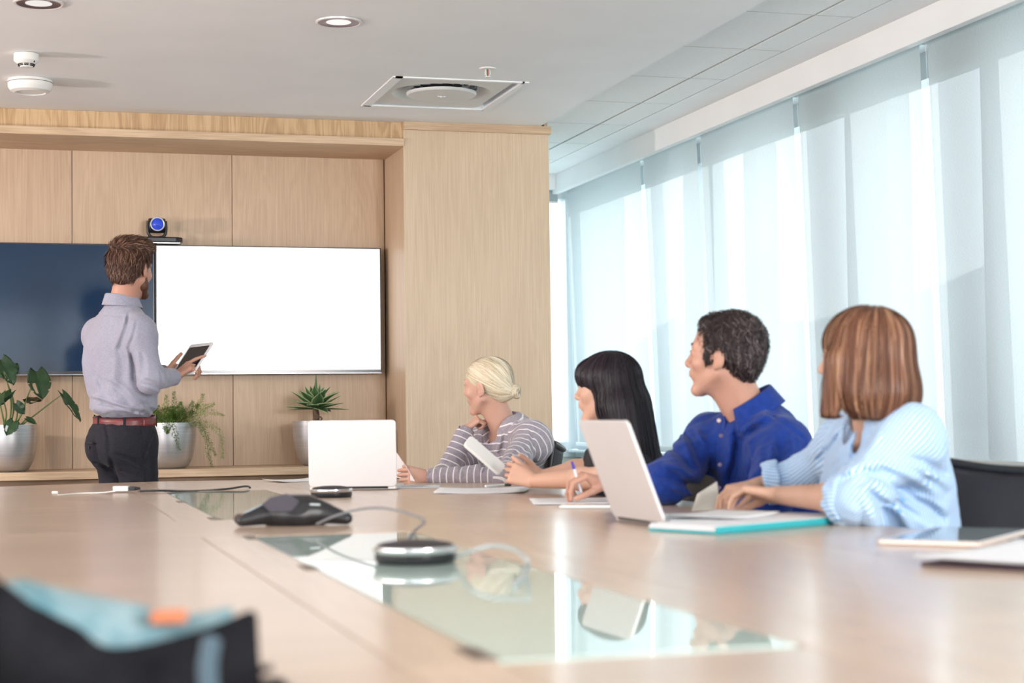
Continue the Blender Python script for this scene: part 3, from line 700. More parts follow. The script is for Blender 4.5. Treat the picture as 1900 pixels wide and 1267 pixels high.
MB().lathe([(0.036, 0.0), (0.038, 0.012), (0.035, 0.015), (0.0315, 0.012)], 36, M=ML, cap=False).build('lens_ring', mat('lens_ring', (0.75, 0.82, 0.9), 0.3, 0.2), e, smooth=40)
lens = noise_mat('blue_lens', (0.02, 0.04, 0.35), (0.03, 0.08, 0.62), (30, 30, 30), 0.15); PB(lens).inputs['Emission Color'].default_value = (0.03, 0.08, 0.7, 1); PB(lens).inputs['Emission Strength'].default_value = 0.25
MB().lathe([(0.0001, 0.018), (0.012, 0.0165), (0.024, 0.012), (0.032, 0.004)], 32, M=ML, cap=False).build('lens', lens, e, smooth=60)

# ================================================================== plants
pot_m = noise_mat('brushed_silver', (0.58, 0.585, 0.60), (0.66, 0.665, 0.68), (4, 4, 160), 0.34, 0.0, 2, None, 0.85)
soil = noise_mat('soil', (0.03, 0.02, 0.015), (0.07, 0.05, 0.03), (80, 80, 80), 0.95, 0.6)
def pot(e):
    prof = [(0.0001, 0.0), (0.080, 0.0), (0.098, 0.010), (0.116, 0.045), (0.130, 0.095), (0.139, 0.160), (0.142, 0.240), (0.136, 0.240), (0.133, 0.222)]
    MB().lathe(prof, 56, cap=False).build('pot', pot_m, e, smooth=50)
    MB().lathe([(0.134, 0.222), (0.07, 0.226), (0.0001, 0.224)], 28, cap=False).build('soil', soil, e, smooth=60)
def bent_frame(p, d, up):
    d = Vector(d).normalized(); s_ = d.cross(Vector(up)); s_ = s_.normalized() if s_.length > 1e-4 else d.orthogonal().normalized(); return d, s_, s_.cross(d)
stem_m = noise_mat('stem_green', (0.12, 0.20, 0.06), (0.20, 0.28, 0.09), (20, 20, 20), 0.5)
# monstera
leaf_m = noise_mat('monstera_leaf', (0.014, 0.045, 0.016), (0.026, 0.075, 0.024), (14, 14, 14), 0.32, 0.3, 3, (60, 60, 60))
e = empty('monstera_plant', (-0.045, 9.14, 0.735), 0, 'broad-leaved green monstera in silver pot at the left edge', 'plant'); pot(e)
def mon_leaf(base, tip, normal, width, hole=True):
    """heart-shaped leaf with a midrib, a side notch and slits"""
    b = Vector(base); t_ = Vector(tip); d = (t_ - b); Ln = d.length; d.normalize(); n = Vector(normal); n = (n - d * n.dot(d)).normalized(); s_ = d.cross(n)
    mb = MB(); nu, nv = 22, 12; V = []
    def P(u, v):
        w = width * (math.sin(PI * min(1, (u + 0.10) / 1.10)) ** 0.75) * (1.0 - 0.28 * u) * 1.05
        back = -0.16 * Ln * (abs(v) ** 1.5) * max(0, 1 - u * 4)
        z = 0.18 * width * abs(v) - 0.16 * Ln * u * u + 0.02 * Ln * math.sin(u * 14) * abs(v)
        return b + d * (u * Ln + back) + s_ * (v * w) + n * z
    V = [[mb.bm.verts.new(P(i / nu, -1 + 2 * j / nv)) for j in range(nv + 1)] for i in range(nu + 1)]
    for i in range(nu):
        for j in range(nv):
            v = -1 + 2 * (j + 0.5) / nv; u = (i + 0.5) / nu
            if hole and 0.34 < v < 0.62 and 0.40 < u < 0.78: continue
            if hole and abs(v) > 0.80 and i in (9, 15): continue
            mb.bm.faces.new((V[i][j], V[i + 1][j], V[i + 1][j + 1], V[i][j + 1]))
    return mb, [P(i / 10, 0) - n * 0.001 for i in range(11)]
def monstera(base, tip, normal, width, root, mid, hole=True):
    E = Vector(e.location)
    mb, rib = mon_leaf(Vector(base) - E, Vector(tip) - E, normal, width, hole)
    lf = mb.build('leaf', leaf_m, e, smooth=60, solid=0.0012)
    MB().tube(rib, lambda t: 0.0022 * (1 - 0.7 * t), 6).build('midrib', stem_m, lf, smooth=60)
    MB().tube(spline([Vector(root), Vector(mid) - E, Vector(base) - E + Vector((0, 0.002, 0))], 6), lambda t: 0.0050 - 0.0022 * t, 7).build('stem', stem_m, e, smooth=60)
for a in (
    ((0.0905, 9.1000, 1.2439), (0.1213, 9.0200, 1.1099), (0.15, -0.9, 0.45), 0.065, (0.03, 0, 0.22), (0.0106, 9.1200, 1.0237)),
    ((0.2179, 9.0600, 1.1288), (0.3141, 8.9800, 1.0032), (0.5, -0.7, 0.25), 0.034, (0.04, 0, 0.22), (0.0742, 9.0800, 1.0173)),
    ((-0.0633, 9.0800, 1.2167), (-0.0052, 9.1200, 1.2947), (-0.4, -0.8, 0.3), 0.05, (0.0, 0, 0.22), (-0.0212, 9.1200, 1.0793)),
    ((-0.0838, 9.0200, 1.3028), (-0.0157, 9.0000, 1.1819), (0.35, -0.85, 0.4), 0.058, (0.0, 0, 0.22), (-0.0370, 9.1000, 1.1068)),
    ((-0.0836, 9.0000, 1.1334), (-0.1452, 8.9500, 1.0307), (-0.4, -0.7, 0.6), 0.05, (-0.03, -0.02, 0.22), (-0.0576, 9.0200, 1.0380)),
    ((-0.0316, 9.0600, 1.1392), (-0.1044, 9.0000, 1.0738), (-0.5, -0.6, 0.7), 0.042, (0.0, 0, 0.22), (-0.0263, 9.0600, 1.0350)),
    ((-0.0104, 9.0000, 1.0837), (0.0315, 9.0000, 1.0287), (0.2, -0.95, 0.2), 0.030, (0.02, 0, 0.22), (-0.0053, 9.0600, 1.0238)),
    ((0.0425, 9.1000, 1.1116), (0.1183, 9.2000, 1.0840), (0.1, -0.5, -0.7), 0.036, (0.02, 0, 0.22), (0.0212, 9.1000, 1.0401)),
    ((-0.0209, 8.9800, 0.9913), (-0.0571, 8.9400, 0.9270), (-0.1, -0.9, 0.3), 0.040, (0.03, -0.04, 0.22), (0.0052, 9.0200, 0.9826)),
    ((0.0394, 9.0200, 1.0068), (0.0893, 9.0000, 0.9815), (0.1, -0.8, 0.6), 0.018, (0.03, 0, 0.22), (0.0158, 9.0400, 0.9797)),
    ((-0.1424, 9.1000, 1.2451), (-0.1958, 9.1400, 1.3567), (-0.3, -0.9, 0.3), 0.06, (-0.02, 0.02, 0.22), (-0.0900, 9.1200, 1.0800)),
): monstera(*a, hole=a[3] > 0.033)
# foxtail / asparagus fern
e = empty('asparagus_fern', (0.762, 9.13, 0.735), 0, 'feathery trailing fern in silver pot behind the standing man', 'plant'); pot(e)
fern_m = [noise_mat('fern_green', (0.05, 0.115, 0.012), (0.13, 0.21, 0.035), (40, 40, 40), 0.55), noise_mat('fern_light', (0.13, 0.20, 0.03), (0.27, 0.33, 0.08), (40, 40, 40), 0.55)]
def frond(pts, mi, dens=1.0, leaf=0.013, wid=0.022):
    sp_ = spline(pts, 10); mb = MB().tube(sp_, 0.0011, 4)
    n = len(sp_) - 1
    for i in range(1, n + 1):
        t_ = i / n; d = (sp_[i] - sp_[i - 1]).normalized(); env = wid * (0.35 + 0.65 * math.sin(PI * min(1, t_ * 0.9 + 0.08))) * (1.05 - 0.6 * t_ ** 3)
        for k in range(int(13 * dens)):
            a = random.uniform(0, 2 * PI); o_ = d.orthogonal().normalized(); o_ = Matrix.Rotation(a, 3, d) @ o_
            p = sp_[i - 1].lerp(sp_[i], random.random()); tip_r = random.uniform(0.2, 1) * env
            c = p + (o_ * 0.9 + d * 0.5).normalized() * tip_r
            q = (o_ + d * random.uniform(0.2, 1.2) + Vector((random.uniform(-.4, .4) for _ in range(3)))).normalized() * leaf * random.uniform(0.5, 1)
            w_ = q.cross(d + Vector((random.uniform(-1, 1) for _ in range(3)))).normalized() * 0.0014
            v = [mb.bm.verts.new(x) for x in (c - w_ * 0.6, c + q * 0.5 + w_, c + q, c + q * 0.5 - w_)]
            mb.bm.faces.new(v)
    o = mb.build('frond', fern_m[mi], e); return o
E0 = Vector(e.location)
R_ = lambda p: Vector(p) - E0
random.seed(11)
fr_pts = [
    ((-0.04, 0, 0.23), (0.7346, 9.1000, 1.0288), (0.7430, 9.1000, 1.0654), (0.7460, 9.1000, 1.1161)), ((0, 0, 0.23), (0.7817, 9.1000, 1.0141), (0.7847, 9.1000, 1.0706), (0.7850, 9.1000, 1.1327)),
    ((0.01, 0, 0.23), (0.8040, 9.1000, 1.0195), (0.8135, 9.0800, 1.0532), (0.8137, 9.0500, 1.0755)), ((0.03, 0, 0.23), (0.8458, 9.1000, 1.0133), (0.8655, 9.1000, 1.0470), (0.8806, 9.0800, 1.0835)),
    ((0.05, 0, 0.23), (0.8878, 9.1000, 1.0185), (0.9160, 9.1000, 1.0635), (0.9360, 9.1000, 1.1229)), ((0.05, 0, 0.23), (0.8884, 9.0500, 1.0071), (0.9281, 9.0000, 1.0458), (0.9839, 9.0000, 1.0705)),
    ((0.05, 0, 0.23), (0.8995, 9.0500, 0.9985), (0.9558, 9.0000, 1.0287), (1.0292, 8.9600, 1.0080)), ((0.05, -0.02, 0.23), (0.8964, 9.0200, 0.9733), (0.9310, 8.9800, 0.9281), (0.9461, 8.9700, 0.8302), (0.9668, 8.9600, 0.7434)),
    ((0.05, -0.02, 0.23), (0.9131, 9.0200, 0.9674), (0.9634, 8.9700, 0.9613), (1.0109, 8.9500, 0.9048), (1.0174, 8.9400, 0.7876)), ((0.05, -0.03, 0.23), (0.9035, 8.9800, 0.9565), (0.9398, 8.9600, 0.8946), (0.9854, 8.9500, 0.8019)),
    ((0.0, -0.05, 0.23), (0.7603, 8.9800, 0.9752), (0.7788, 8.9750, 0.9165), (0.8004, 8.9750, 0.8355)), ((-0.03, -0.05, 0.23), (0.7329, 8.9800, 0.9700), (0.7351, 8.9750, 0.9450), (0.7405, 8.9750, 0.9227)),
    ((0.05, 0.02, 0.23), (0.8785, 9.1200, 1.0129), (0.8984, 9.1500, 1.0469), (0.9155, 9.1500, 1.0695)), ((-0.05, 0.0, 0.23), (0.7167, 9.1200, 1.0093), (0.7024, 9.1500, 1.0293), (0.6857, 9.1500, 1.0380)),
    ((-0.06, 0.02, 0.23), (0.7040, 9.1000, 1.0010), (0.6653, 9.1000, 0.9987), (0.6320, 9.1000, 0.9598)),
]
for i, p in enumerate(fr_pts):
    frond([Vector(p[0])] + [R_(q) for q in p[1:]], 1 if i in (0, 4, 8, 6, 5) else 0)
for i in range(26):
    a = random.uniform(0, 2 * PI); r0 = random.uniform(0.0, 0.09); h_ = random.uniform(0.05, 0.105); o_ = random.uniform(0.01, 0.06)
    c, s_ = math.cos(a), math.sin(a)
    frond([(r0 * c, r0 * s_, 0.225), ((r0 + o_ * 0.5) * c, (r0 + o_ * 0.5) * s_, 0.225 + h_ * 0.6), ((r0 + o_) * c, (r0 + o_) * s_, 0.225 + h_)], 0, 1.1, 0.012, 0.026)
# agave
e = empty('agave_plant', (1.555, 9.13, 0.735), 0, 'spiky rosette agave in silver pot behind the open white laptop', 'plant'); pot(e)
ag = mat('agave_leaf', (0.07, 0.16, 0.05), 0.42)
at_ = N(ag, 'Attribute'); at_.attribute_name = 'edge'; rg = ramp(ag, [(0.0, (0.055, 0.125, 0.045)), (0.80, (0.10, 0.20, 0.08)), (0.97, (0.42, 0.50, 0.25))]); L(ag, at_.outputs['Fac'], rg.inputs[0]); L(ag, rg.outputs[0], PB(ag).inputs['Base Color'])
MB().tube([(-0.018, 0, 0.22), (-0.014, 0, 0.26), (-0.018, 0, 0.300)], lambda t: 0.017 - 0.003 * math.sin(t * 9), 10).tube([(0.004, -0.01, 0.235), (0.014, -0.015, 0.25), (0.006, -0.01, 0.262)], 0.005, 6).build('trunk', noise_mat('agave_trunk', (0.08, 0.045, 0.03), (0.25, 0.17, 0.11), (60, 60, 60), 0.9, 0.6), e, smooth=50)
def ag_leaf(az, el, ln, wd, curl):
    d0 = Vector((math.cos(az) * math.cos(el), math.sin(az) * math.cos(el), math.sin(el))); s_ = Vector((-math.sin(az), math.cos(az), 0)); nrm_ = s_.cross(d0)
    if nrm_.z < 0: nrm_ = -nrm_
    nu, nv = 16, 6; P = []; ed = []
    for i in range(nu + 1):
        u = i / nu; w = wd * (0.30 + 0.70 * math.sin(PI * min(1.0, u * 0.80 + 0.10))) * (1 - u ** 3.2) + 0.0008
        c = Vector((-0.016, 0, 0.302)) + d0 * (ln * u) + nrm_ * (curl * ln * u * u) * -1 + nrm_ * 0.0
        for j in range(nv + 1):
            v = -1 + 2 * j / nv
            P.append(c + s_ * (v * w) + nrm_ * (0.30 * w * v * v)); ed.append(abs(v))
    F = [(i * (nv + 1) + j, (i + 1) * (nv + 1) + j, (i + 1) * (nv + 1) + j + 1, i * (nv + 1) + j + 1) for i in range(nu) for j in range(nv)]
    o = np_mesh('leaf', np.array([tuple(p) for p in P]), np.array(F), ag, e, {'edge': np.array(ed)})
    md = o.modifiers.new('s', 'SOLIDIFY'); md.thickness = 0.0025; return o
random.seed(5)
for k in range(30):
    t_ = k / 30; az = k * 2.399 + random.uniform(-.15, .15); el = -0.02 + 1.35 * t_ ** 1.25 + random.uniform(-.05, .05)
    ag_leaf(az, el, 0.176 - 0.03 * t_ + random.uniform(-.012, .012), 0.0290 + 0.005 * math.sin(t_ * PI), random.choice((0.02, 0.10, 0.18, -0.05)))
ag_leaf(-1.6, 1.52, 0.185, 0.010, 0.0)

# ================================================================== TABLE
tb_x = wood('oak_table_across', (0.62, 0.465, 0.35), (0.485, 0.355, 0.265), 0, 0.30, 0.35, 0.7)
tb_y = wood('oak_table_along', (0.64, 0.48, 0.365), (0.51, 0.38, 0.285), 1, 0.30, 0.35, 0.7)
tb = empty('conference_table', (0.6, 3.8, 0), 0, 'long boat-shaped pale oak conference table with inset glass panels', 'table')
TZ = 0.74
def half_w(y):
    return 1.30 - 0.10 * max(0, (y - 4.6) / 2.4) ** 1.6 - 0.06 * max(0, (1.5 - y) / 2.5) ** 2
def clip_poly(poly, f):
    out = []
    for i, p in enumerate(poly):
        q = poly[(i + 1) % len(poly)]; fp, fq = f(p), f(q)
        if fp <= 0: out.append(p)
        if (fp < 0 < fq) or (fq < 0 < fp):
            t = fp / (fp - fq); out.append((p[0] + (q[0] - p[0]) * t, p[1] + (q[1] - p[1]) * t))
    return out
outline = []
ys_ = [0.15 + i * (6.55 / 22) for i in range(23)]
for y_ in ys_: outline.append((0.6 + half_w(y_), y_))
for p in ((1.72, 6.78), (1.62, 6.84), (1.494, 6.88), (1.22, 7.03), (0.90, 7.15), (0.57, 7.20), (0.25, 7.15), (-0.07, 7.03), (-0.30, 6.88), (-0.42, 6.84), (-0.52, 6.78)): outline.append(p)
for y_ in ys_[::-1]: outline.append((0.6 - half_w(y_), y_))
G = 0.0012
def board(x0, x1, y0, y1, m):
    p = outline
    for f in (lambda q: x0 + G - q[0], lambda q: q[0] - x1 + G, lambda q: y0 + G - q[1], lambda q: q[1] - y1 + G): p = clip_poly(p, f)
    if len(p) < 3: return
    cx_ = sum(q[0] for q in p) / len(p); cy_ = sum(q[1] for q in p) / len(p)
    o = MB().prism([(q[0] - cx_, q[1] - cy_) for q in p], -0.028, 0).build('board', m, tb, bevel=0.0007)
    o.location = Vector((cx_, cy_, TZ)) - tb.location
GX0, GX1 = 0.50, 0.86
yb = [0.1, 1.78, 3.84, 4.12, 4.46, 6.19, 7.3]
for i in range(6):
    if i in (2, 3):
        board(-0.9, 2.1, yb[i], yb[i + 1], tb_x); continue
    fx = [-0.9, -0.30, 0.39, GX0]
    for a, b in zip(fx, fx[1:]): board(a, b, yb[i], yb[i + 1], tb_x if b != GX0 else tb_y)
    fx = [GX1, 0.97, 1.52, 2.1]
    for a, b in zip(fx, fx[1:]): board(a, b, yb[i], yb[i + 1], tb_y if b != 2.1 else tb_x)
    if i in (0, 5): board(GX0, GX1, yb[i], yb[i + 1], tb_x)
inner = [(0.6 + (x - 0.6) * 0.985, 3.7 + (y_ - 3.7) * 0.99) for x, y_ in outline]
o = MB().prism(inner, TZ - 0.055, TZ - 0.0285).build('under_board', tb_x, tb); o.location = -tb.location
gl = mat('back_painted_glass', (0.50, 0.62, 0.57), 0.025, 0, 0.5); PB(gl).inputs['IOR'].default_value = 1.5; PB(gl).inputs['Specular Tint'].default_value = (0.80, 0.93, 0.95, 1); PB(gl).inputs['Coat Weight'].default_value = 0.0; PB(gl).inputs['Coat Roughness'].default_value = 0.02; PB(gl).inputs['Coat IOR'].default_value = 1.6
for (a, b) in ((1.80, 3.82), (4.47, 6.18)):
    mids = [a, (a + b) / 2, b]
    for p, q in zip(mids, mids[1:]):
        o = MB().box((GX0 + 0.003, p + 0.0015, TZ - 0.02), (GX1 - 0.003, q - 0.0015, TZ - 0.0005), 0.0002).build('glass_panel', gl, tb); o.location = -tb.location
for yy in (1.86, 3.0, 3.78, 4.52, 5.45):
    o = MB().box((GX0 - 0.022, yy - 0.05, TZ - 0.014), (GX0 + 0.004, yy + 0.05, TZ + 0.0015), 0.002).build('finger_notch', mat('notch_shade', (0.10, 0.07, 0.05), 0.4), tb); o.location = -tb.location  # dark box stands in for the shade inside the recessed slot
for yy in (1.2, 3.8, 6.1):
    o = MB().box((0.2, yy - 0.25, 0.0), (1.0, yy + 0.25, TZ - 0.055), 0.01).build('pedestal', oak_z, tb); o.location = -tb.location

# ================================================================== things on the table
alum = noise_mat('laptop_shell', (0.70, 0.68, 0.68), (0.72, 0.70, 0.70), (6, 6, 6), 0.36, 0, 2, None, 0.25)
keys = mat('keyboard_grey', (0.62, 0.66, 0.68), 0.6)
scr_d = mat('laptop_screen', (0.02, 0.02, 0.025), 0.12)
def rrect(w, h, r, n=6):
    out = []
    for cx_, cy_, a0 in ((w - r, h - r, 0), (-w + r, h - r, PI / 2), (-w + r, -h + r, PI), (w - r, -h + r, 1.5 * PI)):
        for i in range(n + 1): out.append((cx_ + r * math.cos(a0 + i * PI / 2 / n), cy_ + r * math.sin(a0 + i * PI / 2 / n)))
    return out
def laptop(loc, rz, w, d, h, ang, lab):
    """hinge along local x at the origin, the base lies towards +y, the lid stands over the hinge leaning to -y by ang"""
    e = empty('laptop', loc, rz, lab, 'laptop', 'open laptops')
    MB().prism([(x, y + d / 2) for x, y in rrect(w / 2, d / 2, 0.012)], 0.002, 0.014).build('base', alum, e, bevel=0.003)
    kb = MB().box((-w / 2 + 0.02, 0.02, 0.0135), (w / 2 - 0.02, d * 0.55, 0.0145)).build('keyboard', keys, e)
    for r_ in range(5):
        for c_ in range(13):
            x0 = -w / 2 + 0.024 + c_ * (w - 0.048) / 13; y0 = 0.024 + r_ * (d * 0.52 - 0.02) / 5
            MB().box((x0, y0, 0.0145), (x0 + (w - 0.048) / 13 - 0.003, y0 + 0.0155, 0.0162)).build('key', keys, kb)
    MB().box((-0.05, d * 0.60, 0.0138), (0.05, d * 0.94, 0.0146)).build('trackpad', alum, e)
    Mx = Matrix.Translation((0, 0, 0.012)) @ Matrix.Rotation(ang, 4, 'X')
    MB().prism([(x, z + h / 2) for x, z in rrect(w / 2, h / 2, 0.014)], -0.004, 0.004, M=Mx @ Matrix.Rotation(PI / 2, 4, 'X')).build('lid', alum, e, bevel=0.0025)
    MB().prism([(x, z + h / 2) for x, z in rrect(w / 2 - 0.012, h / 2 - 0.012, 0.004)], -0.0055, -0.0042, M=Mx @ Matrix.Rotation(PI / 2, 4, 'X')).build('display', scr_d, e)
    MB().tube([(-w * 0.4, 0, 0.010), (w * 0.4, 0, 0.010)], 0.005, 10).build('hinge', black_pl, e, smooth=60)
    return e
# the one with its back to the camera
laptop((1.136, 5.97, TZ), math.radians(-19), 0.312, 0.225, 0.236, math.radians(4), 'white open laptop with its back to the camera, in front of the agave')
# the one used by the woman with the red bob
a_, b_2 = Vector((1.4011, 3.9709, 0.7450)), Vector((1.4171, 3.6389, 0.7450)); hd = (b_2 - a_).normalized()
laptop(((a_ + b_2) / 2 - Vector((0, 0, 0.005))), math.atan2(-hd.y, -hd.x) + PI, 0.305, 0.225, 0.252, math.radians(21), 'open laptop leaning back beside the hands of the woman with the red bob')

paper = noise_mat('paper', (0.80, 0.80, 0.82), (0.84, 0.84, 0.86), (3, 3, 3), 0.6)
ink = mat('printed_grey', (0.45, 0.47, 0.52), 0.7)
def sheet(name, c, rz, w, h, z, lab, cat='paper', n=1, curl=0.0, print_=False, m=paper, group='papers on the table'):
    e = empty(name, (c[0], c[1], z), rz, lab, cat, group)
    for k in range(n):
        r0 = random.uniform(-0.05, 0.05) * (k > 0); ox = random.uniform(-.008, .008) * (k > 0)
        MB().grid(lambda u, v: ((u - .5) * w + ox, (v - .5) * h, 0.0012 + 0.0016 * k + curl * (abs(u - .5) * 2) ** 3 + curl * 0.4 * v * v), 10, 10).build('page', m, e, smooth=180, solid=0.0008).rotation_euler = (0, 0, r0)
    if print_:
        for i in range(9):
            MB().box((-w * 0.38, -h * 0.38 + i * h * 0.085, 0.0020 + 0.0016 * n), (w * random.uniform(0.1, 0.38), -h * 0.38 + i * h * 0.085 + 0.004, 0.0024 + 0.0016 * n)).build('text_line', ink, e)
    return e
sheet('paper_sheet', (1.0732, 6.8760, 0.7400), 0.2, 0.21, 0.18, TZ, 'white paper poking out left of the white laptop on far table edge', curl=0.006, n=2)
sheet('paper_stack', (1.4029, 6.1112, 0.7400), -0.25, 0.16, 0.24, TZ, 'printed sheet under the hand of the blonde woman', print_=True)
sheet('paper_stack', (1.5144, 5.6171, 0.7400), -0.35, 0.30, 0.30, TZ, 'stack of white papers in front of the striped sleeve', n=3, curl=0.004)
sheet('notepad_sheet', (1.5938, 4.8365, 0.7400), -0.25, 0.27, 0.30, TZ + 0.001, 'white page the man in blue is writing on', n=2, curl=0.001)
e = empty('smartphone', (1.5230, 4.5267, 0.7400), -0.45, 'pale smartphone lying beside the written page, left of the open laptop', 'phone', 'phones on the table')
MB().prism(rrect(0.075, 0.038, 0.009), 0.001, 0.009).build('body', white_pl, e, bevel=0.002)
MB().prism(rrect(0.064, 0.034, 0.003), 0.009, 0.0098).build('display', mat('phone_glass', (0.45, 0.50, 0.50), 0.1), e)
# pen lying on the stack
e = empty('pen', (1.6105, 5.7562, 0.7450), 0.6, 'black capped pen lying on the white papers', 'pen')
MB().tube([(-0.07, 0, 0.009), (0.03, 0, 0.009)], 0.0042, 10).build('barrel', white_pl, e, smooth=60)
MB().tube([(0.03, 0, 0.009), (0.065, 0, 0.009)], 0.0048, 10).build('cap', black_pl, e, smooth=60)
# teal folder with loose sheets
fc = Vector((1.7277, 3.6688, 0.7400))
e = empty('folder', (fc.x, fc.y, TZ), 0.13, 'teal folder under loose sheets at the elbow of the woman with red bob', 'folder')
teal = mat('teal_card', (0.03, 0.40, 0.44), 0.45)
F1, F2 = Vector((1.4443, 3.4229, 0.7400)), Vector((1.9174, 3.6585, 0.7400)); dr = (F2 - F1).normalized(); rot = math.atan2(dr.y, dr.x); ln_ = (F2 - F1).length
e.rotation_euler = (0, 0, rot); e.location = F1
MB().box((0, 0.0, 0.001), (ln_, 0.20, 0.006), 0.001).build('back_cover', teal, e); MB().box((0, -0.002, 0.0065), (ln_, 0.003, 0.0165), 0.001).build('spine', teal, e)
for k in range(4): MB().box((0.002 * k, 0.006, 0.007 + 0.0027 * k), (ln_ - 0.01 - 0.004 * k, 0.20, 0.009 + 0.0027 * k)).build('page', paper, e)
sheet('paper_stack', (1.5968, 3.7348, 0.7400), rot + 0.25, 0.24, 0.17, TZ + 0.018, 'loose white sheets on the teal folder beside the laptop base', n=3, curl=0.003)
# phone / tablet and papers at the right edge
e = empty('tablet', (1.8171, 3.0928, 0.7400), 0.0, 'flat glossy tablet lying near the right edge of the table', 'tablet')
A_, B_ = Vector((1.6447, 3.0656, 0.7400)), Vector((1.8907, 3.2950, 0.7400)); dd = (B_ - A_).normalized()
e.rotation_euler = (0, 0, math.atan2(dd.y, dd.x)); e.location = (A_ + B_) / 2 + Vector((dd.y, -dd.x, 0)) * 0.105
MB().prism(rrect(0.20, 0.105, 0.012), 0.001, 0.010).build('body', mat('tablet_body', (0.75, 0.62, 0.55), 0.3, 0.3), e, bevel=0.002)
MB().prism(rrect(0.188, 0.092, 0.004), 0.010, 0.0108).build('display', mat('tablet_glass', (0.30, 0.36, 0.38), 0.04, 0, 0.8), e)
e = sheet('paper_stack', (1.70, 2.60), 0.55, 0.42, 0.26, TZ + 0.007, 'blurred stack of papers at the lower right edge in front of the tablet', n=4, curl=0.006)
MB().box((-0.20, -0.12, -0.0065), (0.20, 0.12, 0.0), 0.002).build('cover', mat('maroon_card', (0.05, 0.025, 0.035), 0.6), e)
e = sheet('document', (1.80, 2.47), 0.25, 0.26, 0.20, TZ + 0.002, 'blue and white printed sheet at the very right edge', n=2, curl=0.002, m=mat('blue_print', (0.55, 0.68, 0.82), 0.5))

# --- microphone pods
def mic(loc, lab, s=1.0):
    e = empty('microphone_pod', loc, 0, lab, 'microphone', 'round microphone pods')
    MB().lathe([(0.0001, 0.0005), (0.068, 0.0005), (0.072, 0.005), (0.0725, 0.020)], 48, cap=False).build('base', black_pl, e, smooth=40)
    MB().lathe([(0.0725, 0.020), (0.076, 0.024), (0.075, 0.031), (0.070, 0.0335)], 48, cap=False).build('silver_ring', chrome, e, smooth=50)
    MB().lathe([(0.070, 0.0335), (0.060, 0.0385), (0.035, 0.043), (0.0001, 0.0445)], 48, cap=False).build('grille', noise_mat('mic_mesh', (0.015, 0.012, 0.015), (0.04, 0.03, 0.035), (500, 500, 500), 0.6, 0.5), e, smooth=60)
    e.scale = (s, s, s * 0.9); return e
mic((0.9784, 5.5152, 0.7400), 'round black microphone pod in front of the white laptop', 0.93)
mic((0.6905, 3.0313, 0.7400), 'larger-looking blurred round microphone pod with silver ring on the glass panel', 1.02)
# --- conference phone: angular three-legged star
pc = Vector((0.6498, 4.1680, 0.7400)) 
e = empty('conference_phone', (pc.x, pc.y, TZ), 0, 'angular black conference phone lying across the glass panels', 'phone')
F = Field(); I3 = np.eye(3)
ex = nrm(((0.9606, -0.2775, -0.0123))[:2] + (0,)); ey = np.array([-ex[1], ex[0], 0])
Q = lambda x, y, z: ex * x + ey * y + V3((0, 0, z))
F.ell(Q(0.0, 0.02, 0.028), np.stack([ex, ey, [0, 0, 1]], 1), (0.080, 0.080, 0.050), 0.01)
for (x, y_, x2, y2) in ((-0.02, 0.0, -0.122, -0.045), (0.03, 0.0, 0.125, -0.02), (0, 0.03, 0.02, 0.125)):
    F.cap(Q(x, y_, 0.040), Q(x2, y2, 0.016), 0.040, 0.017, 0.018, flat=((0, 0, 1), 1.15))
F.plane((0, 0, 0.001), (0, 0, -1)); F.plane(Q(0, 0, 0.073), (0, 0, 1))
F.plane(Q(0.03, -0.055, 0.03), Q(0.12, -0.9, 0.42)); F.plane(Q(-0.05, 0.0, 0.062), Q(-0.42, 0.05, 0.9)); F.plane(Q(0.05, 0, 0.066), Q(0.38, 0.05, 0.92))
v, f_ = F.mesh(0.0025); np_mesh('body', v, f_, black_pl, e)
G_ = Field(); G_.join(F)
grl = noise_mat('speaker_grille', (0.045, 0.040, 0.055), (0.07, 0.06, 0.08), (500, 500, 500), 0.6, 0.5)
def decal(poly, m, nm, lift=0.0012, n=Q(0.12, -0.9, 0.42), p0=Q(0.03, -0.055, 0.03)):
    n = nrm(n); pts3 = [Q(*p) for p in poly]; out = []
    for p in pts3: out.append(p - n * ((p - p0) @ n) + n * lift)
    mb = MB(); a = [mb.bm.verts.new(p) for p in out]; b = [mb.bm.verts.new(p - n * 0.002) for p in out]
    mb.bm.faces.new(a); mb.bm.faces.new(b[::-1])
    for i in range(len(a)): mb.bm.faces.new((a[i], a[(i + 1) % len(a)], b[(i + 1) % len(a)], b[i]))
    return mb.build(nm, m, e)
decal([(-0.080, 0, 0.028), (-0.060, 0, 0.048), (-0.020, 0, 0.060), (0.010, 0, 0.040), (-0.008, 0, 0.012), (-0.06, 0, 0.006)], grl, 'speaker_grille')
decal([(0.035, 0, 0.034), (0.060, 0, 0.034), (0.060, 0, 0.030), (0.035, 0, 0.030)], alu, 'badge_plate')
n2 = Q(-0.42, 0.05, 0.9); p2 = Q(-0.05, 0.0, 0.062)
decal([(-0.115, -0.045, 0.03), (-0.035, -0.03, 0.06), (-0.03, -0.012, 0.06), (-0.115, -0.03, 0.03)], mat('phone_display', (0.35, 0.42, 0.48), 0.3, 0.5), 'display_strip', 0.0015, n2, p2)
o = MB().tube([tuple(Q(-0.128, -0.058, 0.02)), tuple(Q(-0.128, -0.030, 0.02))], 0.013, 12).build('end_cap', mat('smoke_cap', (0.06, 0.035, 0.03), 0.25), e, smooth=60)
def cable(name, pts, r, m, lab, group='cables on the table'):
    sp_ = spline(pts, 10); c = sp_[0].copy(); mb = MB().tube([p - c for p in sp_], r, 8); o = mb.build(name, m, smooth=60); o.location = c
    return tag(o, lab, 'cable', group)
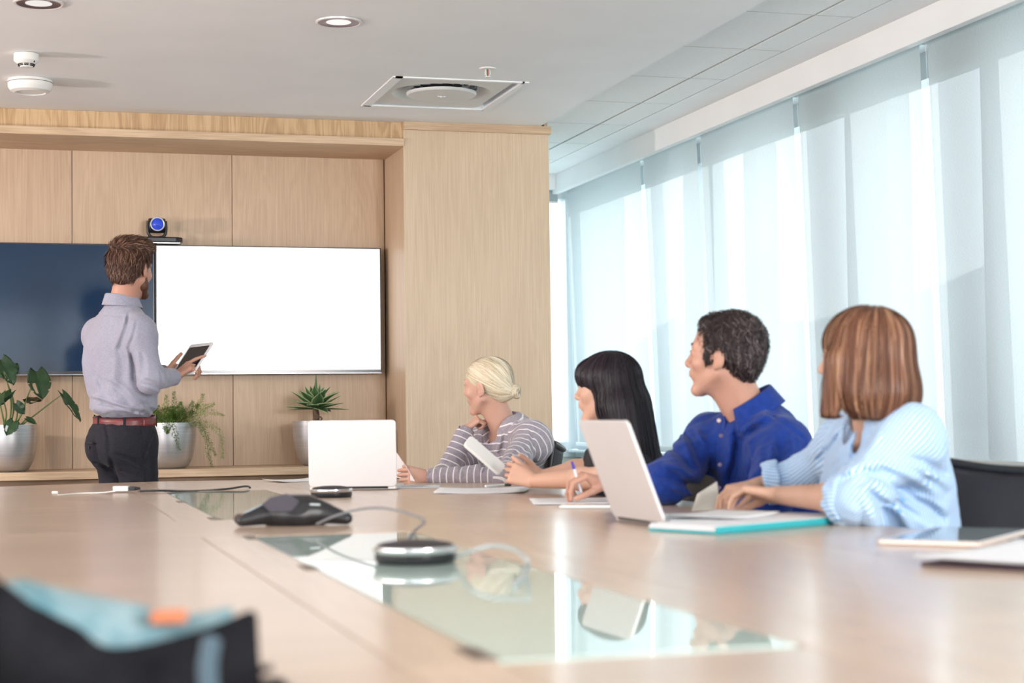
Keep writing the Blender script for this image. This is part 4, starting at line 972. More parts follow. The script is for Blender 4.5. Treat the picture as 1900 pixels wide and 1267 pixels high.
grey_c = mat('grey_cable', (0.20, 0.20, 0.22), 0.5); pale_c = mat('pale_cable', (0.38, 0.42, 0.43), 0.4)
cable('cable', [(0.6551, 3.8846, 0.7593), (0.6840, 3.8233, 0.7791), (0.7213, 3.7597, 0.7958), (0.7568, 3.6657, 0.8044), (0.7870, 3.5322, 0.7990), (0.7991, 3.4249, 0.7890), (0.8599, 3.7776, 0.7450), (0.7722, 3.4685, 0.7450), (0.6980, 3.1270, 0.7450)], 0.0028, grey_c, 'thin grey cable arching from the conference phone to the near microphone pod')
cable('cable', [(0.7537, 2.9866, 0.7500), (0.7446, 2.8371, 0.7730), (0.7746, 2.8071, 0.7833), (0.7959, 2.7490, 0.7796), (0.7871, 2.6477, 0.7701), (0.8068, 2.7211, 0.7440), (0.7330, 2.5342, 0.7440)], 0.0035, pale_c, 'pale looping cable leaving the near microphone pod')
cable('cable', [(0.1319, 6.1029, 0.7430), (0.2105, 6.1878, 0.7430), (0.2730, 6.1479, 0.7450), (0.3230, 6.0847, 0.7520)], 0.0022, white_pl, 'thin white adapter lead on the left of the table')
e = empty('display_adapter', (0.3507, 6.2209, 0.7400), -0.28, 'white display adapter joined to a black cable', 'adapter')
MB().box((-0.027, -0.014, 0.006), (0.027, 0.014, 0.024), 0.003).build('body', white_pl, e)
MB().box((0.027, -0.010, 0.007), (0.050, 0.010, 0.022), 0.003).tube([(0.05, 0, 0.0145), (0.068, 0, 0.0145)], lambda t: 0.007 - 0.003 * t, 10).build('black_plug', black_pl, e, smooth=40)
o = MB().tube([(-0.245, -0.002, 0.004), (-0.225, 0, 0.004)], 0.005, 8).build('jack', white_pl, e)
cable('cable', [(0.4004, 6.0382, 0.7520), (0.4879, 6.1737, 0.7462), (0.6029, 6.1927, 0.7407), (0.7197, 6.2108, 0.7448), (0.7978, 6.2923, 0.7495), (0.8214, 6.3379, 0.7412), (0.8035, 6.2915, 0.7297)], 0.0038, black_pl, 'black looping cable from the white adapter across the far glass')

# --- black bag with magazine, close to the lens
bagm = noise_mat('bag_fabric', (0.006, 0.006, 0.008), (0.010, 0.010, 0.013), (30, 30, 30), 0.8, 0.3, spec=0.15)
e = empty('bag', (0.10, 1.62, TZ), 0, 'open black bag with a teal magazine inside, blurred in the near left corner', 'bag')
prof = [(-0.0462, 1.7064, 0.8905), (-0.0192, 1.7000, 0.8585), (0.0053, 1.6728, 0.8399), (0.0319, 1.6658, 0.8244), (0.0562, 1.6593, 0.8110), (0.0756, 1.6544, 0.7946), (0.1054, 1.6563, 0.7929), (0.1512, 1.6635, 0.8009), (0.1880, 1.6733, 0.8099), (0.2154, 1.6754, 0.8193), (0.2234, 1.6733, 0.8150)]
E1 = Vector(e.location); top = spline([Vector(p) - E1 for p in prof], 4)
bx = Vector(CAMX).normalized(); 
def bagwall(off, th):
    mb = MB(); rows = []
    for p in top:
        q = p + off
        rows.append([mb.bm.verts.new((q.x, q.y, q.z)), mb.bm.verts.new((q.x, q.y - th * 0.3, max(0.007, q.z - 0.03))), mb.bm.verts.new((q.x - 0.0, q.y - th, 0.007))])
    for a, b in zip(rows, rows[1:]):
        for j in range(2): mb.bm.faces.new((a[j], a[j + 1], b[j + 1], b[j]))
    return mb
bagwall(Vector((0, 0, 0)), 0.03).build('front_wall', bagm, e, smooth=60, solid=0.010)
bagwall(Vector((0.0, 0.10, -0.028)), -0.01).build('back_wall', bagm, e, smooth=60, solid=0.008)
MB().box((-0.18, -0.02, 0.0), (0.155, 0.11, 0.006), 0.002).build('bottom', bagm, e)
mg = noise_mat('magazine_print', (0.10, 0.24, 0.29), (0.30, 0.42, 0.45), (22, 22, 22), 0.5); P0 = [Vector(p) - E1 for p in ((-0.0222, 1.7431, 0.8454), (0.0030, 1.7773, 0.8475), (0.0500, 1.7852, 0.8331), (0.1126, 1.7676, 0.8203), (0.1595, 1.7545, 0.8089), (0.2065, 1.7407, 0.8159))]
mb = MB(); A1 = [mb.bm.verts.new(p) for p in spline(P0, 5)]; A2 = [mb.bm.verts.new((v.co.x, v.co.y - 0.05, max(0.01, v.co.z - 0.06))) for v in A1]
for i in range(len(A1) - 1): mb.bm.faces.new((A1[i], A1[i + 1], A2[i + 1], A2[i]))
mb.build('magazine', mg, e, smooth=60, solid=0.006)
orp = Vector((0.1432, 1.7382, 0.8146)) - E1
MB().box((-0.018, -0.012, -0.010), (0.018, 0.004, 0.003), 0.003).build('orange_tag', mat('orange', (0.55, 0.17, 0.07), 0.5), e).location = orp
s0 = [Vector((0.1693, 1.5852, 0.8037)) - E1, Vector((0.1638, 1.5667, 0.7869)) - E1, Vector((0.1609, 1.5270, 0.7596)) - E1]
s0[2].z = max(s0[2].z, 0.004)
MB().tube(s0, 0.009, 8).build('strap', mat('strap_blue', (0.06, 0.10, 0.13), 0.5), e, smooth=60)
MB().tube([Vector((0.1800, 1.6046, 0.7650)) - E1, Vector((0.1992, 1.5989, 0.7698)) - E1, Vector((0.2256, 1.5909, 0.7764)) - E1], 0.004, 6).build('zip_pull', bagm, e, smooth=60)

# ================================================================== office chairs
mesh_m = bpy.data.materials.new('chair_mesh'); mesh_m.use_nodes = True
t = mesh_m.node_tree; pb = t.nodes['Principled BSDF']; pb.inputs['Base Color'].default_value = (0.018, 0.016, 0.022, 1); pb.inputs['Roughness'].default_value = 0.5
tr = t.nodes.new('ShaderNodeBsdfTransparent'); mx = t.nodes.new('ShaderNodeMixShader'); mx.inputs[0].default_value = 0.86
t.links.new(tr.outputs[0], mx.inputs[1]); t.links.new(pb.outputs[0], mx.inputs[2]); t.links.new(mx.outputs[0], t.nodes['Material Output'].inputs[0])
seat_m = cloth('chair_fabric', (0.015, 0.014, 0.018), (0.03, 0.028, 0.034), 60)
def chair(x, y, rz, lab):
    """faces local +y"""
    e = empty('office_chair', (x, y, 0), rz, lab, 'chair', 'black mesh office chairs')
    MB().prism(rrect(0.25, 0.24, 0.08), 0.425, 0.475).build('seat', seat_m, e, smooth=40, bevel=0.015)
    def P(u, v):
        xx = (u - .5) * 0.50; return (xx * (1 - 0.10 * v), -0.235 - 0.06 * v + 0.10 * (u - .5) ** 2 * 1.6, 0.52 + 0.36 * v - 0.028 * v * (1 - (2 * u - 1) ** 2))
    MB().grid(P, 24, 12).build('back_mesh', mesh_m, e, smooth=180, solid=0.002)
    rim = [P(u / 14, 1) for u in range(15)] + [P(1, 1 - v / 8) for v in range(1, 9)] + [P(1 - u / 14, 0) for u in range(1, 15)] + [P(0, v / 8) for v in range(1, 9)]
    MB().tube(rim, 0.011, 8).build('back_frame', black_pl, e, smooth=60)
    MB().tube([(0, -0.245, 0.56), (0, -0.27, 0.48), (0, -0.15, 0.41), (0, 0, 0.41)], 0.018, 8).build('back_strut', black_pl, e, smooth=60)
    for s_ in (-1, 1):
        a = MB().tube(spline([(s_ * 0.24, 0.05, 0.44), (s_ * 0.285, 0.05, 0.47), (s_ * 0.29, 0.03, 0.60)], 5), 0.012, 8).build('arm_post', black_pl, e, smooth=60)
        MB().box((s_ * 0.29 - 0.03, -0.10, 0.60), (s_ * 0.29 + 0.03, 0.13, 0.622), 0.008).build('arm_pad', black_pl, a)
    MB().tube([(0, 0, 0.09), (0, 0, 0.425)], 0.025, 12).build('gas_lift', black_pl, e, smooth=60)
    for k in range(5):
        a = 2 * PI * k / 5; c, s_ = math.cos(a), math.sin(a)
        lg = MB().tube([(0, 0, 0.10), (0.15 * c, 0.15 * s_, 0.095), (0.29 * c, 0.29 * s_, 0.07)], lambda t: 0.022 - 0.010 * t, 8).build('base_leg', black_pl, e, smooth=60)
        MB().tube([(0.29 * c - 0.02 * s_, 0.29 * s_ + 0.02 * c, 0.03), (0.29 * c + 0.02 * s_, 0.29 * s_ - 0.02 * c, 0.03)], 0.028, 14).build('caster', black_pl, lg, smooth=50)
    return e
# ================================================================== PEOPLE
def person(sk, lab, skin_m, F_extra=None, male=True, hands=(), feet=True, shoe=None):
    """sk: joints in world space. body = one continuous skin surface (head, neck, torso, arms, hands, legs)"""
    P_ = V3(sk['P']); r, f, up = torso_frame(sk)
    e = empty('person', (P_[0], P_[1], 0.0), 0, lab, 'person')
    hd = Frame(sk['head'], sk['hf'], sk.get('hu', (0, 0, 1)), sk.get('hs', 1.0))
    F = Field(); head_field(F, hd, male)
    ns = 0.056 if male else 0.047
    F.cap(hd(0, -0.022, -0.045), V3(sk['N']) + up * 0.0, ns * hd.s, ns * 1.06, 0.022)
    F.cap(hd(0, 0.015, -0.085), V3(sk['N']) + f * 0.028, 0.026, 0.034, 0.03)
    torso_field(F, sk, -0.014, not male)
    am = 1.0 if male else 0.84
    for S, Eb, Wr in (('SL', 'EL', 'WL'), ('SR', 'ER', 'WR')):
        F.cap(sk[S], sk[Eb], 0.040 * am, (0.038 if sk.get('bare') else 0.031) * am, 0.03)
        a, b = V3(sk[Eb]), V3(sk[Wr]); m_ = a + (b - a) * 0.3
        fr_ = 0.041 * am if sk.get('bare') else 0.031 * am
        F.cap(a, m_, fr_, fr_, 0.02); F.cap(m_, b, fr_, 0.0255 * am, 0.02)
    tips = []
    for h in hands:
        t_, fr_ = hand_field(F, **h); tips.append((t_, fr_))
    for s_ in (-1, 1):
        hp = P_ + r * 0.09 * s_; kn = V3(sk['KL'] if s_ < 0 else sk['KR']); an = V3(sk['AL'] if s_ < 0 else sk['AR'])
        F.cap(hp, kn, 0.066, 0.050, 0.03); F.cap(kn, an, 0.048, 0.034, 0.03)
        F.cap(an, an + V3(sk['ff']) * 0.12 + V3((0, 0, -0.04)), 0.036, 0.028, 0.03)
    fine = [(hd.c, 0.14, 0.0032)] + [(V3(h['w']) + nrm(h['f']) * 0.085, 0.105, 0.0026) for h in hands]
    v, fc = F.mesh(0.010, fine)
    off = V3((P_[0], P_[1], 0))
    b = np_mesh('body', v - off, fc, skin_m, e)
    e['_'] = 0; del e['_']
    return e, hd, F, off, tips
def part(name, fld, m, e, off, h=0.006, disp=None, fine=(), attrs=None, dmax=0.02):
    v, fc = fld.mesh(h, fine, disp, dmax=dmax)
    at_ = {k: fn(v) for k, fn in (attrs or {}).items()}
    return np_mesh(name, v - off, fc, m, e, at_)
def shift(o, off):
    o.location = Vector(o.location) - Vector(off); return o
white_eye = mat('eye_white', (0.75, 0.73, 0.70), 0.2); iris_m = mat('iris', (0.06, 0.05, 0.04), 0.15)
lash_m = mat('lashes', (0.03, 0.02, 0.015), 0.6)
def face_parts(e, hd, off, lip_m, brow_m, browr=0.0030):
    s = hd.s
    for sd in (-1, 1):
        F = Field().ell(hd(sd * 0.031, 0.0810, 0.0095), hd.R, V3((0.0115, 0.0118, 0.0048)) * s); o = part('eye', F, white_eye, e, off, 0.0018)
        F = Field().ell(hd(sd * 0.030, 0.0912, 0.0098), hd.R, V3((0.0050, 0.0026, 0.0044)) * s); part('iris', F, iris_m, o, off * 0 + off, 0.0010)
        F = Field().cap(hd(sd * 0.020, 0.0900, 0.0125), hd(sd * 0.031, 0.0930, 0.0150), 0.0015 * s, 0.0017 * s, 0.001).cap(hd(sd * 0.031, 0.0930, 0.0150), hd(sd * 0.043, 0.0850, 0.0115), 0.0017 * s, 0.0012 * s, 0.001)
        part('eyelashes', F, lash_m, e, off, 0.0012)
        F = Field().cap(hd(sd * 0.014, 0.0940, 0.0300), hd(sd * 0.034, 0.0885, 0.0360), browr * s, browr * s, 0.002).cap(hd(sd * 0.034, 0.0885, 0.0360), hd(sd * 0.050, 0.0755, 0.0320), browr * s, 0.0015 * s, 0.002)
        part('eyebrow', F, brow_m, e, off, 0.0016)
    F = Field()
    for sd in (-1, 1):
        F.cap(hd(0, 0.0992, -0.0470), hd(sd * 0.021, 0.0880, -0.0515), 0.0042 * s, 0.0017 * s, 0.003)
        F.cap(hd(0, 0.0978, -0.0565), hd(sd * 0.018, 0.0880, -0.0545), 0.0050 * s, 0.0017 * s, 0.003)
    F.cap(hd(-0.012, 0.1060, -0.0518), hd(0.012, 0.1060, -0.0518), 0.0024 * s, 0.0024 * s, 0.001, 's')
    part('lips', F, lip_m, e, off, 0.0016)
def hair_shell(hd, prims, cuts=()):
    F = Field(); s = hd.s
    for p in prims:
        if p[0] == 'e': F.ell(hd(*p[1]), hd.R, V3(p[2]) * s, p[3] * s if len(p) > 3 else 0.01)
        elif p[0] == 'c': F.cap(hd(*p[1]), hd(*p[2]), p[3] * s, p[4] * s, p[5] * s if len(p) > 5 else 0.01, flat=p[6] if len(p) > 6 else None)
    for c in cuts:
        if c[0] == 'p': F.plane(hd(*c[1]), hd.R @ V3(c[2]))
        elif c[0] == 'e': F.ell(hd(*c[1]), hd.R, V3(c[2]) * s, c[3] * s, 's')
        elif c[0] == 'c': F.cap(hd(*c[1]), hd(*c[2]), c[3] * s, c[3] * s, c[4] * s, 's')
    return F
def roots_on(F, hd, n, mask, seed=3, h=0.005):
    v, _ = F.mesh(h); l = hd.loc(v); v = v[mask(l)]; r = np.random.default_rng(seed)
    idx = r.integers(0, len(v), n); return v[idx] + r.normal(size=(n, 3)) * 0.002
def onto(F, p, n, lift=0.0):
    p = V3(p); n = nrm(n)
    for _ in range(12): p = p - n * float(F.ev(p[None])[0])
    return p + n * lift
def unit(a): return a / (np.linalg.norm(a, axis=-1, keepdims=True) + 1e-9)
def offs(o, off): o.location = Vector(tuple(-V3(off))); return o
def button(p, n, m, e, off, r=0.0055):
    n = nrm(n); z = Vector(n); x = z.orthogonal().normalized(); y_ = z.cross(x)
    return MB().lathe([(0.0001, 0.0), (r, 0.0), (r, 0.0016), (r * 0.6, 0.0022), (0.0001, 0.0016)], 14, M=rotm(x, y_, z, V3(p) - off), cap=False).build('button', m, e, smooth=60)

# ------------------------------------------------ 1. man standing with a tablet
sk = dict(P=(0.4586, 7.7905, 0.9011), N=(0.4415, 7.7492, 1.4944), SR=(0.5069, 7.6100, 1.3846), SL=(0.3513, 7.9258, 1.3877), ER=(0.5536, 7.5640, 1.1691), WR=(0.6689, 7.6967, 1.1831),
          EL=(0.4361, 8.0977, 1.1788), WL=(0.6415, 7.8497, 1.2039), head=(0.4807, 7.7309, 1.6588), hf=(0.5877, 0.8091, 0.0045), hu=(0.03,0.02,1), hs=1.04)
P0_ = V3(sk['P']); r_, f_, u_ = torso_frame(sk)
sk['KL'] = tuple(P0_ - r_ * 0.10 + f_ * 0.04 - V3((0, 0, 0.42))); sk['KR'] = tuple(P0_ + r_ * 0.10 + f_ * 0.03 - V3((0, 0, 0.42)))
sk['AL'] = tuple(V3(sk['KL']) * (1, 1, 0) + V3((0, 0, 0.09)) - f_ * 0.03); sk['AR'] = tuple(V3(sk['KR']) * (1, 1, 0) + V3((0, 0, 0.09)) - f_ * 0.03); sk['ff'] = tuple(f_)
TN = V3((-0.5491, -0.4545, 0.7013)); TT = V3((0.4914, 0.5091, 0.7066)); TW = np.cross(TT, TN); TC = V3((0.7480, 7.7536, 1.2662))
hands = [dict(w=sk['WR'], f=TT * 0.75 + TW * 0.70 + TN * 0.05, n=-TN, sg=1, curls=((0.15, 0.15, 0.1), (0.9, 1.0, 0.6), (1.1, 1.1, 0.6), (1.2, 1.1, 0.6)), sc=0.95, thumb=(0.6, 0.6, 0.5)),
         dict(w=sk['WL'], f=TT * 0.60 + TW * 0.70 - TN * 0.30, n=TN, sg=-1, curls=((0.1, 0.2, 0.2),) * 4, sc=0.95, thumb=(0.65, 0.75, 0.35), tcurl=0.2)]
sk1 = skin('skin_warm', (0.50, 0.26, 0.185), (0.56, 0.30, 0.22))
e, hd, F, off, tips = person(sk, 'standing man with brown hair, beard, grey-blue shirt and maroon belt holding a tablet', sk1, hands=hands)
m_hair1 = hair_mat('brown_hair', (0.040, 0.018, 0.012), (0.105, 0.050, 0.034), (0.30, 0.17, 0.11))
face_parts(e, hd, off, mat('lips_m', (0.45, 0.2, 0.17), 0.5), m_hair1)
H = hair_shell(hd, [('e', (0, -0.020, 0.046), (0.080, 0.100, 0.083)), ('e', (0.01, 0.035, 0.098), (0.062, 0.062, 0.034), 0.03), ('e', (0, -0.056, -0.004), (0.060, 0.050, 0.072), 0.03), ('e', (0.0, -0.02, 0.10), (0.066, 0.075, 0.030), 0.03)],
               [('p', (0, 0.02, -0.002), (0, 0.62, -0.78)), ('e', (0.078, -0.055, -0.072), (0.036, 0.07, 0.042), 0.015), ('e', (-0.078, -0.055, -0.072), (0.036, 0.07, 0.042), 0.015), ('e', (0.082, 0.004, -0.008), (0.018, 0.024, 0.034), 0.006), ('e', (-0.082, 0.004, -0.008), (0.018, 0.024, 0.034), 0.006)])
ds = lambda P: 0.0025 * wrinkle(P, 0.011, 4, 3)
part('hair', H, m_hair1, e, off, 0.0035, ds, attrs={'tone': lambda v: 0.25 + 0.12 * np.sin(v[:, 0] * 400)})
def d1(l, t):
    d = np.zeros_like(l); top = np.clip((l[:, 2] - 0.055) / 0.04, 0, 1)[:, None]
    down = unit(np.stack([l[:, 0] * 2.0, -0.3 + 0 * l[:, 0], -1 + 0 * l[:, 0]], -1)); sw = unit(np.stack([0.65 + 0 * l[:, 0], 0.75 + 0 * l[:, 0], 0.1 + 0 * l[:, 0]], -1))
    return unit(down * (1 - top) + sw * top)
rt = roots_on(H, hd, 5200, lambda l: (l[:, 2] > -0.04))
offs(strands('hair_strands', H, hd, rt, d1, 6, 0.0062, (-0.001, 0.004, 0.003, 0.016), 0.0026, m_hair1, e, jit=0.34, tone=lambda l, r: r.uniform(0, 1, len(l)) ** 1.6), off)
# beard
B = Field(); 
for s_ in (-1, 1): B.cap(hd(s_ * 0.061, 0.010, -0.030), hd(s_ * 0.055, 0.015, -0.066), 0.0125 * hd.s, 0.0175 * hd.s, 0.02); B.cap(hd(s_ * 0.054, 0.018, -0.066), hd(s_ * 0.026, 0.064, -0.098), 0.0175 * hd.s, 0.018 * hd.s, 0.02)
B.cap(hd(-0.02, 0.078, -0.098), hd(0.02, 0.078, -0.098), 0.0190 * hd.s, None, 0.02).cap(hd(-0.024, 0.089, -0.040), hd(0.024, 0.089, -0.040), 0.0065 * hd.s, None, 0.01)
m_beard = hair_mat('beard_hair', (0.05, 0.02, 0.012), (0.12, 0.055, 0.032), (0.22, 0.11, 0.07))
part('beard', B, m_beard, e, off, 0.003, lambda P: 0.002 * wrinkle(P, 0.006, 9, 3), attrs={'tone': lambda v: 0.35 + 0 * v[:, 0]})
# shirt
sh1 = cloth('grey_blue_shirt', (0.30, 0.30, 0.38), (0.36, 0.36, 0.44), 160)
S = Field(); torso_field(S, sk, 0.017, False, 0.06, low=False)
W_ = V3((0.4540, 7.7869, 1.0162)); up_ = u_
Rt = np.stack([r_, f_, u_], 1)
S.ell(W_ + V3((0, 0, 0.085)), Rt, (0.168, 0.130, 0.10), 0.05)
S.ell(W_ + V3((0, 0, 0.038)) - f_ * 0.006, Rt, (0.168, 0.136, 0.036), 0.03); S.plane(W_ + V3((0, 0, -0.012)), (0, 0, -1))
S.ell(V3((0.3213, 7.8366, 1.2390)), Rt, (0.048, 0.05, 0.13), 0.05)
for a, b in (('SR', 'ER'), ('SL', 'EL')): S.cap(sk[a], sk[b], 0.060, 0.056, 0.035)
for a, b in (('ER', 'WR'), ('EL', 'WL')):
    A, Bp = V3(sk[a]), V3(sk[b]); d = nrm(Bp - A); en = Bp - d * 0.02
    S.cap(A, en, 0.060, 0.037, 0.03, clip=[(en + d * 0.012, d)]); S.cap(en + d * 0.0, en + d * 0.05, 0.0285, 0.0285, 0.003, 's')
S.cap(V3(sk['N']) - u_ * 0.03, V3(sk['N']) + u_ * 0.2, 0.062, 0.064, 0.008, 's')
fold1 = folds([((0.4641, 7.6610, 1.4558), (0.4277, 7.6782, 1.3002), -0.010, 0.010), ((0.4277, 7.6782, 1.3002), (0.4412, 7.6824, 1.1108), -0.006, 0.022), ((0.3776, 7.6977, 1.1826), (0.5186, 7.6616, 1.0743), 0.010, 0.016), ((0.3139, 7.7197, 1.1006), (0.4822, 7.6734, 1.0440), 0.012, 0.012), ((0.3321, 7.7109, 1.1831), (0.3776, 7.7023, 1.0761), -0.006, 0.014),
  ((0.3230, 7.7184, 1.0697), (0.5367, 7.6582, 1.0291), -0.008, 0.008), ((0.4960, 7.6534, 1.4176), (0.4686, 7.6664, 1.2997), -0.006, 0.008), ((0.4686, 7.6664, 1.2997), (0.4959, 7.6644, 1.1621), -0.012, 0.012), ((0.5186, 7.6524, 1.2872), (0.5322, 7.6531, 1.1806), -0.006, 0.014), ((0.5277, 7.6556, 1.1523), (0.6186, 7.6305, 1.1227), -0.007, 0.008),
  ((0.5322, 7.6531, 1.1806), (0.6005, 7.6340, 1.1655), 0.007, 0.010), ((0.5959, 7.6334, 1.2082), (0.6096, 7.6323, 1.1418), -0.006, 0.006), ((0.6232, 7.6256, 1.2078), (0.6346, 7.6247, 1.1509), -0.005, 0.006), ((0.5186, 7.6616, 1.0743), (0.5731, 7.6475, 1.0334), -0.008, 0.010), ((0.3209, 7.7023, 1.4600), (0.4914, 7.6535, 1.4460), -0.0028, 0.006), ((0.2981, 7.7146, 1.3255), (0.3275, 7.7142, 1.1359), 0.006, 0.02)])
low = V3((0.4540, 7.7867, 1.0210))
def dsh(P):
    z = P[:, 2] - low[2]; k = np.exp(-(z / 0.10) ** 2)
    return 0.006 * wrinkle(P * (1, 1, 0.45), 0.07, 21) * (0.5 + k) + 0.003 * wrinkle(P, 0.03, 5) + fold1(P)
part('shirt', S, sh1, e, off, 0.0055, dsh)
nk = nrm(V3(sk['head']) - V3(sk['N']))
offs(collar(V3(sk['N']) + u_ * 0.012, u_ * 0.9 + nk * 0.2, f_ * 0.6 + hd.R[:, 1] * 0.4, 0.066, 0.066, 0.046, 0.030, 0.014, 0.30, sh1, e, spread=0.020), off)
for h, S_ in (('WR', 'ER'), ('WL', 'EL')):
    A, Bp = V3(sk[S_]), V3(sk[h]); d = nrm(Bp - A); c = Bp - d * 0.03
    C = Field().cap(c - d * 0.028, c + d * 0.022, 0.0405, 0.0395, 0.01, clip=[(c + d * 0.022, d), (c - d * 0.034, -d)]).cap(c + d * 0.003, c + d * 0.06, 0.034, 0.034, 0.002, 's')
    part('cuff', C, sh1, e, off, 0.0035, lambda P: 0.0012 * wrinkle(P, 0.02, 3))
# trousers, belt
tr1 = cloth('charcoal_trousers', (0.014, 0.015, 0.021), (0.022, 0.022, 0.030), 120, 0.85, 0.04)
T = Field(); T.ell(W_ + V3((0, 0, -0.06)), Rt, (0.150, 0.116, 0.10), 0.01); T.ell(P0_ - f_ * 0.018 - V3((0, 0, 0.0)), Rt, (0.170, 0.134, 0.13), 0.05)
T.sph(P0_ - r_ * 0.07 - f_ * 0.06 - V3((0, 0, 0.03)), 0.085, 0.05); T.sph(P0_ + r_ * 0.07 - f_ * 0.06 - V3((0, 0, 0.03)), 0.085, 0.05)
for s_, kn, an in ((-1, 'KL', 'AL'), (1, 'KR', 'AR')):
    T.cap(P0_ + r_ * 0.088 * s_ - V3((0, 0, 0.02)), sk[kn], 0.094, 0.072, 0.045); T.cap(sk[kn], sk[an], 0.072, 0.060, 0.03)
T.plane(W_ + V3((0, 0, -0.010)), (0, 0, 1))
T.cap(P0_ - f_ * 0.16 - V3((0, 0, 0.0)), P0_ - f_ * 0.13 - V3((0, 0, 0.14)), 0.008, 0.010, 0.02, 's')
tf1 = folds([((0.5116, 7.5639, 0.9684), (0.5250, 7.5662, 0.8236), -0.003, 0.004), ((0.5250, 7.5660, 0.8283), (0.5610, 7.5507, 0.9445), -0.006, 0.006), ((0.3186, 7.6265, 0.8122), (0.3993, 7.6045, 0.7785), -0.014, 0.012), ((0.3994, 7.6015, 0.8485), (0.5295, 7.5659, 0.8002), -0.008, 0.010), ((0.3836, 7.6069, 0.8301), (0.4038, 7.6056, 0.7225), -0.012, 0.014), ((0.4218, 7.5981, 0.7782), (0.5115, 7.5735, 0.7444), -0.007, 0.008), ((0.5295, 7.5647, 0.8282), (0.5339, 7.5685, 0.7115), -0.003, 0.004), ((0.3635, 7.6067, 0.9703), (0.3859, 7.6052, 0.8534), -0.006, 0.010)])
part('trousers', T, tr1, e, off, 0.006, lambda P: tf1(P) + 0.0035 * wrinkle(P * (1, 1, 1.3), 0.06, 33) + 0.0015 * wrinkle(P, 0.025, 7))
belt_m = noise_mat('maroon_leather', (0.13, 0.018, 0.020), (0.19, 0.03, 0.03), (30, 30, 30), 0.38)
ra_, rb_ = 0.1600, 0.1265; bc = W_ + V3((0, 0, -0.026)) - off
def bp(u, v): a = 2 * PI * u; return tuple(bc + r_ * ra_ * math.cos(a) + f_ * rb_ * math.sin(a) + V3((0, 0, (v - .5) * 0.042)))
MB().grid(bp, 64, 3).build('belt', belt_m, e, smooth=180, solid=0.005)
for a in (-2.55, -1.57, -0.62, 0.9, 2.2):
    c = bc + r_ * (ra_ + 0.004) * math.cos(a) + f_ * (rb_ + 0.004) * math.sin(a); nn = nrm(r_ * math.cos(a) / ra_ + f_ * math.sin(a) / rb_); tt = np.cross(nn, (0, 0, 1))
    MB().box((-0.0055, -0.002, -0.028), (0.0055, 0.002, 0.027), 0.001, M=rotm(tt, nn, (0, 0, 1), c)).build('belt_loop', tr1, e)
a = -1.80; c = bc + r_ * 0.155 * math.cos(a) + f_ * 0.142 * math.sin(a) + V3((0, 0, -0.088)); nn = nrm(r_ * math.cos(a) + f_ * math.sin(a)); tt = np.cross(nn, (0, 0, 1))
c = onto(T, c + off, nn, 0.000) - off
MB().box((-0.058, -0.004, -0.003), (0.058, 0.007, 0.003), 0.0015, M=rotm(tt, nn, (0, 0, 1), c)).build('back_pocket', mat('pocket_dark', (0.012, 0.012, 0.016), 0.8), e)
button(onto(T, c + off - V3((0, 0, 0.020)), nn, 0.004), nn, black_pl, e, off, 0.007)
shoe_m = mat('dark_shoe', (0.02, 0.015, 0.012), 0.35)
for an in ('AL', 'AR'):
    a = V3(sk[an]); Sx = Field().cap(a * (1, 1, 0) + V3((0, 0, 0.045)) - f_ * 0.04, a * (1, 1, 0) + V3((0, 0, 0.035)) + f_ * 0.17, 0.042, 0.036, 0.02).cap(a * (1, 1, 0) + V3((0, 0, 0.05)), a, 0.045, 0.045, 0.02).plane((0, 0, 0.001), (0, 0, -1))
    part('shoe', Sx, shoe_m, e, off, 0.006)
# the tablet he holds
tb_e = empty('tablet', tuple(TC), 0, 'white-framed tablet with dark display held by the standing man', 'tablet')
M_ = rotm(TW, TT, TN)
MB().prism(rrect(0.068, 0.102, 0.011), -0.009, -0.001, M=M_).build('body', mat('tablet_white', (0.78, 0.78, 0.80), 0.3), tb_e, bevel=0.002)
MB().prism(rrect(0.059, 0.079, 0.002), -0.001, -0.0003, M=M_).build('display', mat('tablet_dark', (0.012, 0.010, 0.012), 0.10), tb_e)
MB().lathe([(0.0001, 0.0), (0.006, 0.0), (0.006, 0.0006), (0.0001, 0.0008)], 16, M=M_ @ Matrix.Translation((0, -0.0905, -0.001)), cap=False).build('home_button', white_pl, tb_e)

# ------------------------------------------------ shared: trousers and shoes for the seated
def seated_legs(e, off, sk, m, Rt, g=0.014):
    P_ = V3(sk['P']); r, f, up = torso_frame(sk); T = Field(); T.ell(P_ + V3((0, 0, 0.02)), Rt, (0.175, 0.135, 0.12), 0.02)
    for s_, kn, an in ((-1, 'KL', 'AL'), (1, 'KR', 'AR')):
        T.cap(P_ + r * 0.09 * s_, sk[kn], 0.092, 0.068, 0.03); T.cap(sk[kn], sk[an], 0.068, 0.052, 0.02)
    part('trousers', T, m, e, off, 0.010)
    for an in ('AL', 'AR'):
        a = V3(sk[an]); ff = V3(sk['ff']); Sx = Field().cap(a * (1, 1, 0) + V3((0, 0, 0.042)) - ff * 0.03, a * (1, 1, 0) + V3((0, 0, 0.033)) + ff * 0.15, 0.038, 0.032, 0.02).cap(a * (1, 1, 0) + V3((0, 0, 0.05)), a, 0.040, 0.042, 0.02).plane((0, 0, 0.001), (0, 0, -1))
        part('shoe', Sx, shoe_m, e, off, 0.008)
def seat_joints(sk, d=(-1, 0, 0)):
    P_ = V3(sk['P']); r, f, up = torso_frame(sk); d = nrm(d); rr = np.cross(d, (0, 0, 1))
    for s_, K, A in ((-1, 'KL', 'AL'), (1, 'KR', 'AR')):
        sk[K] = tuple(P_ + rr * 0.11 * s_ + d * 0.42 + V3((0, 0, -0.045))); sk[A] = tuple((P_ + rr * 0.12 * s_ + d * 0.40) * (1, 1, 0) + V3((0, 0, 0.09)))
    sk['ff'] = tuple(d)
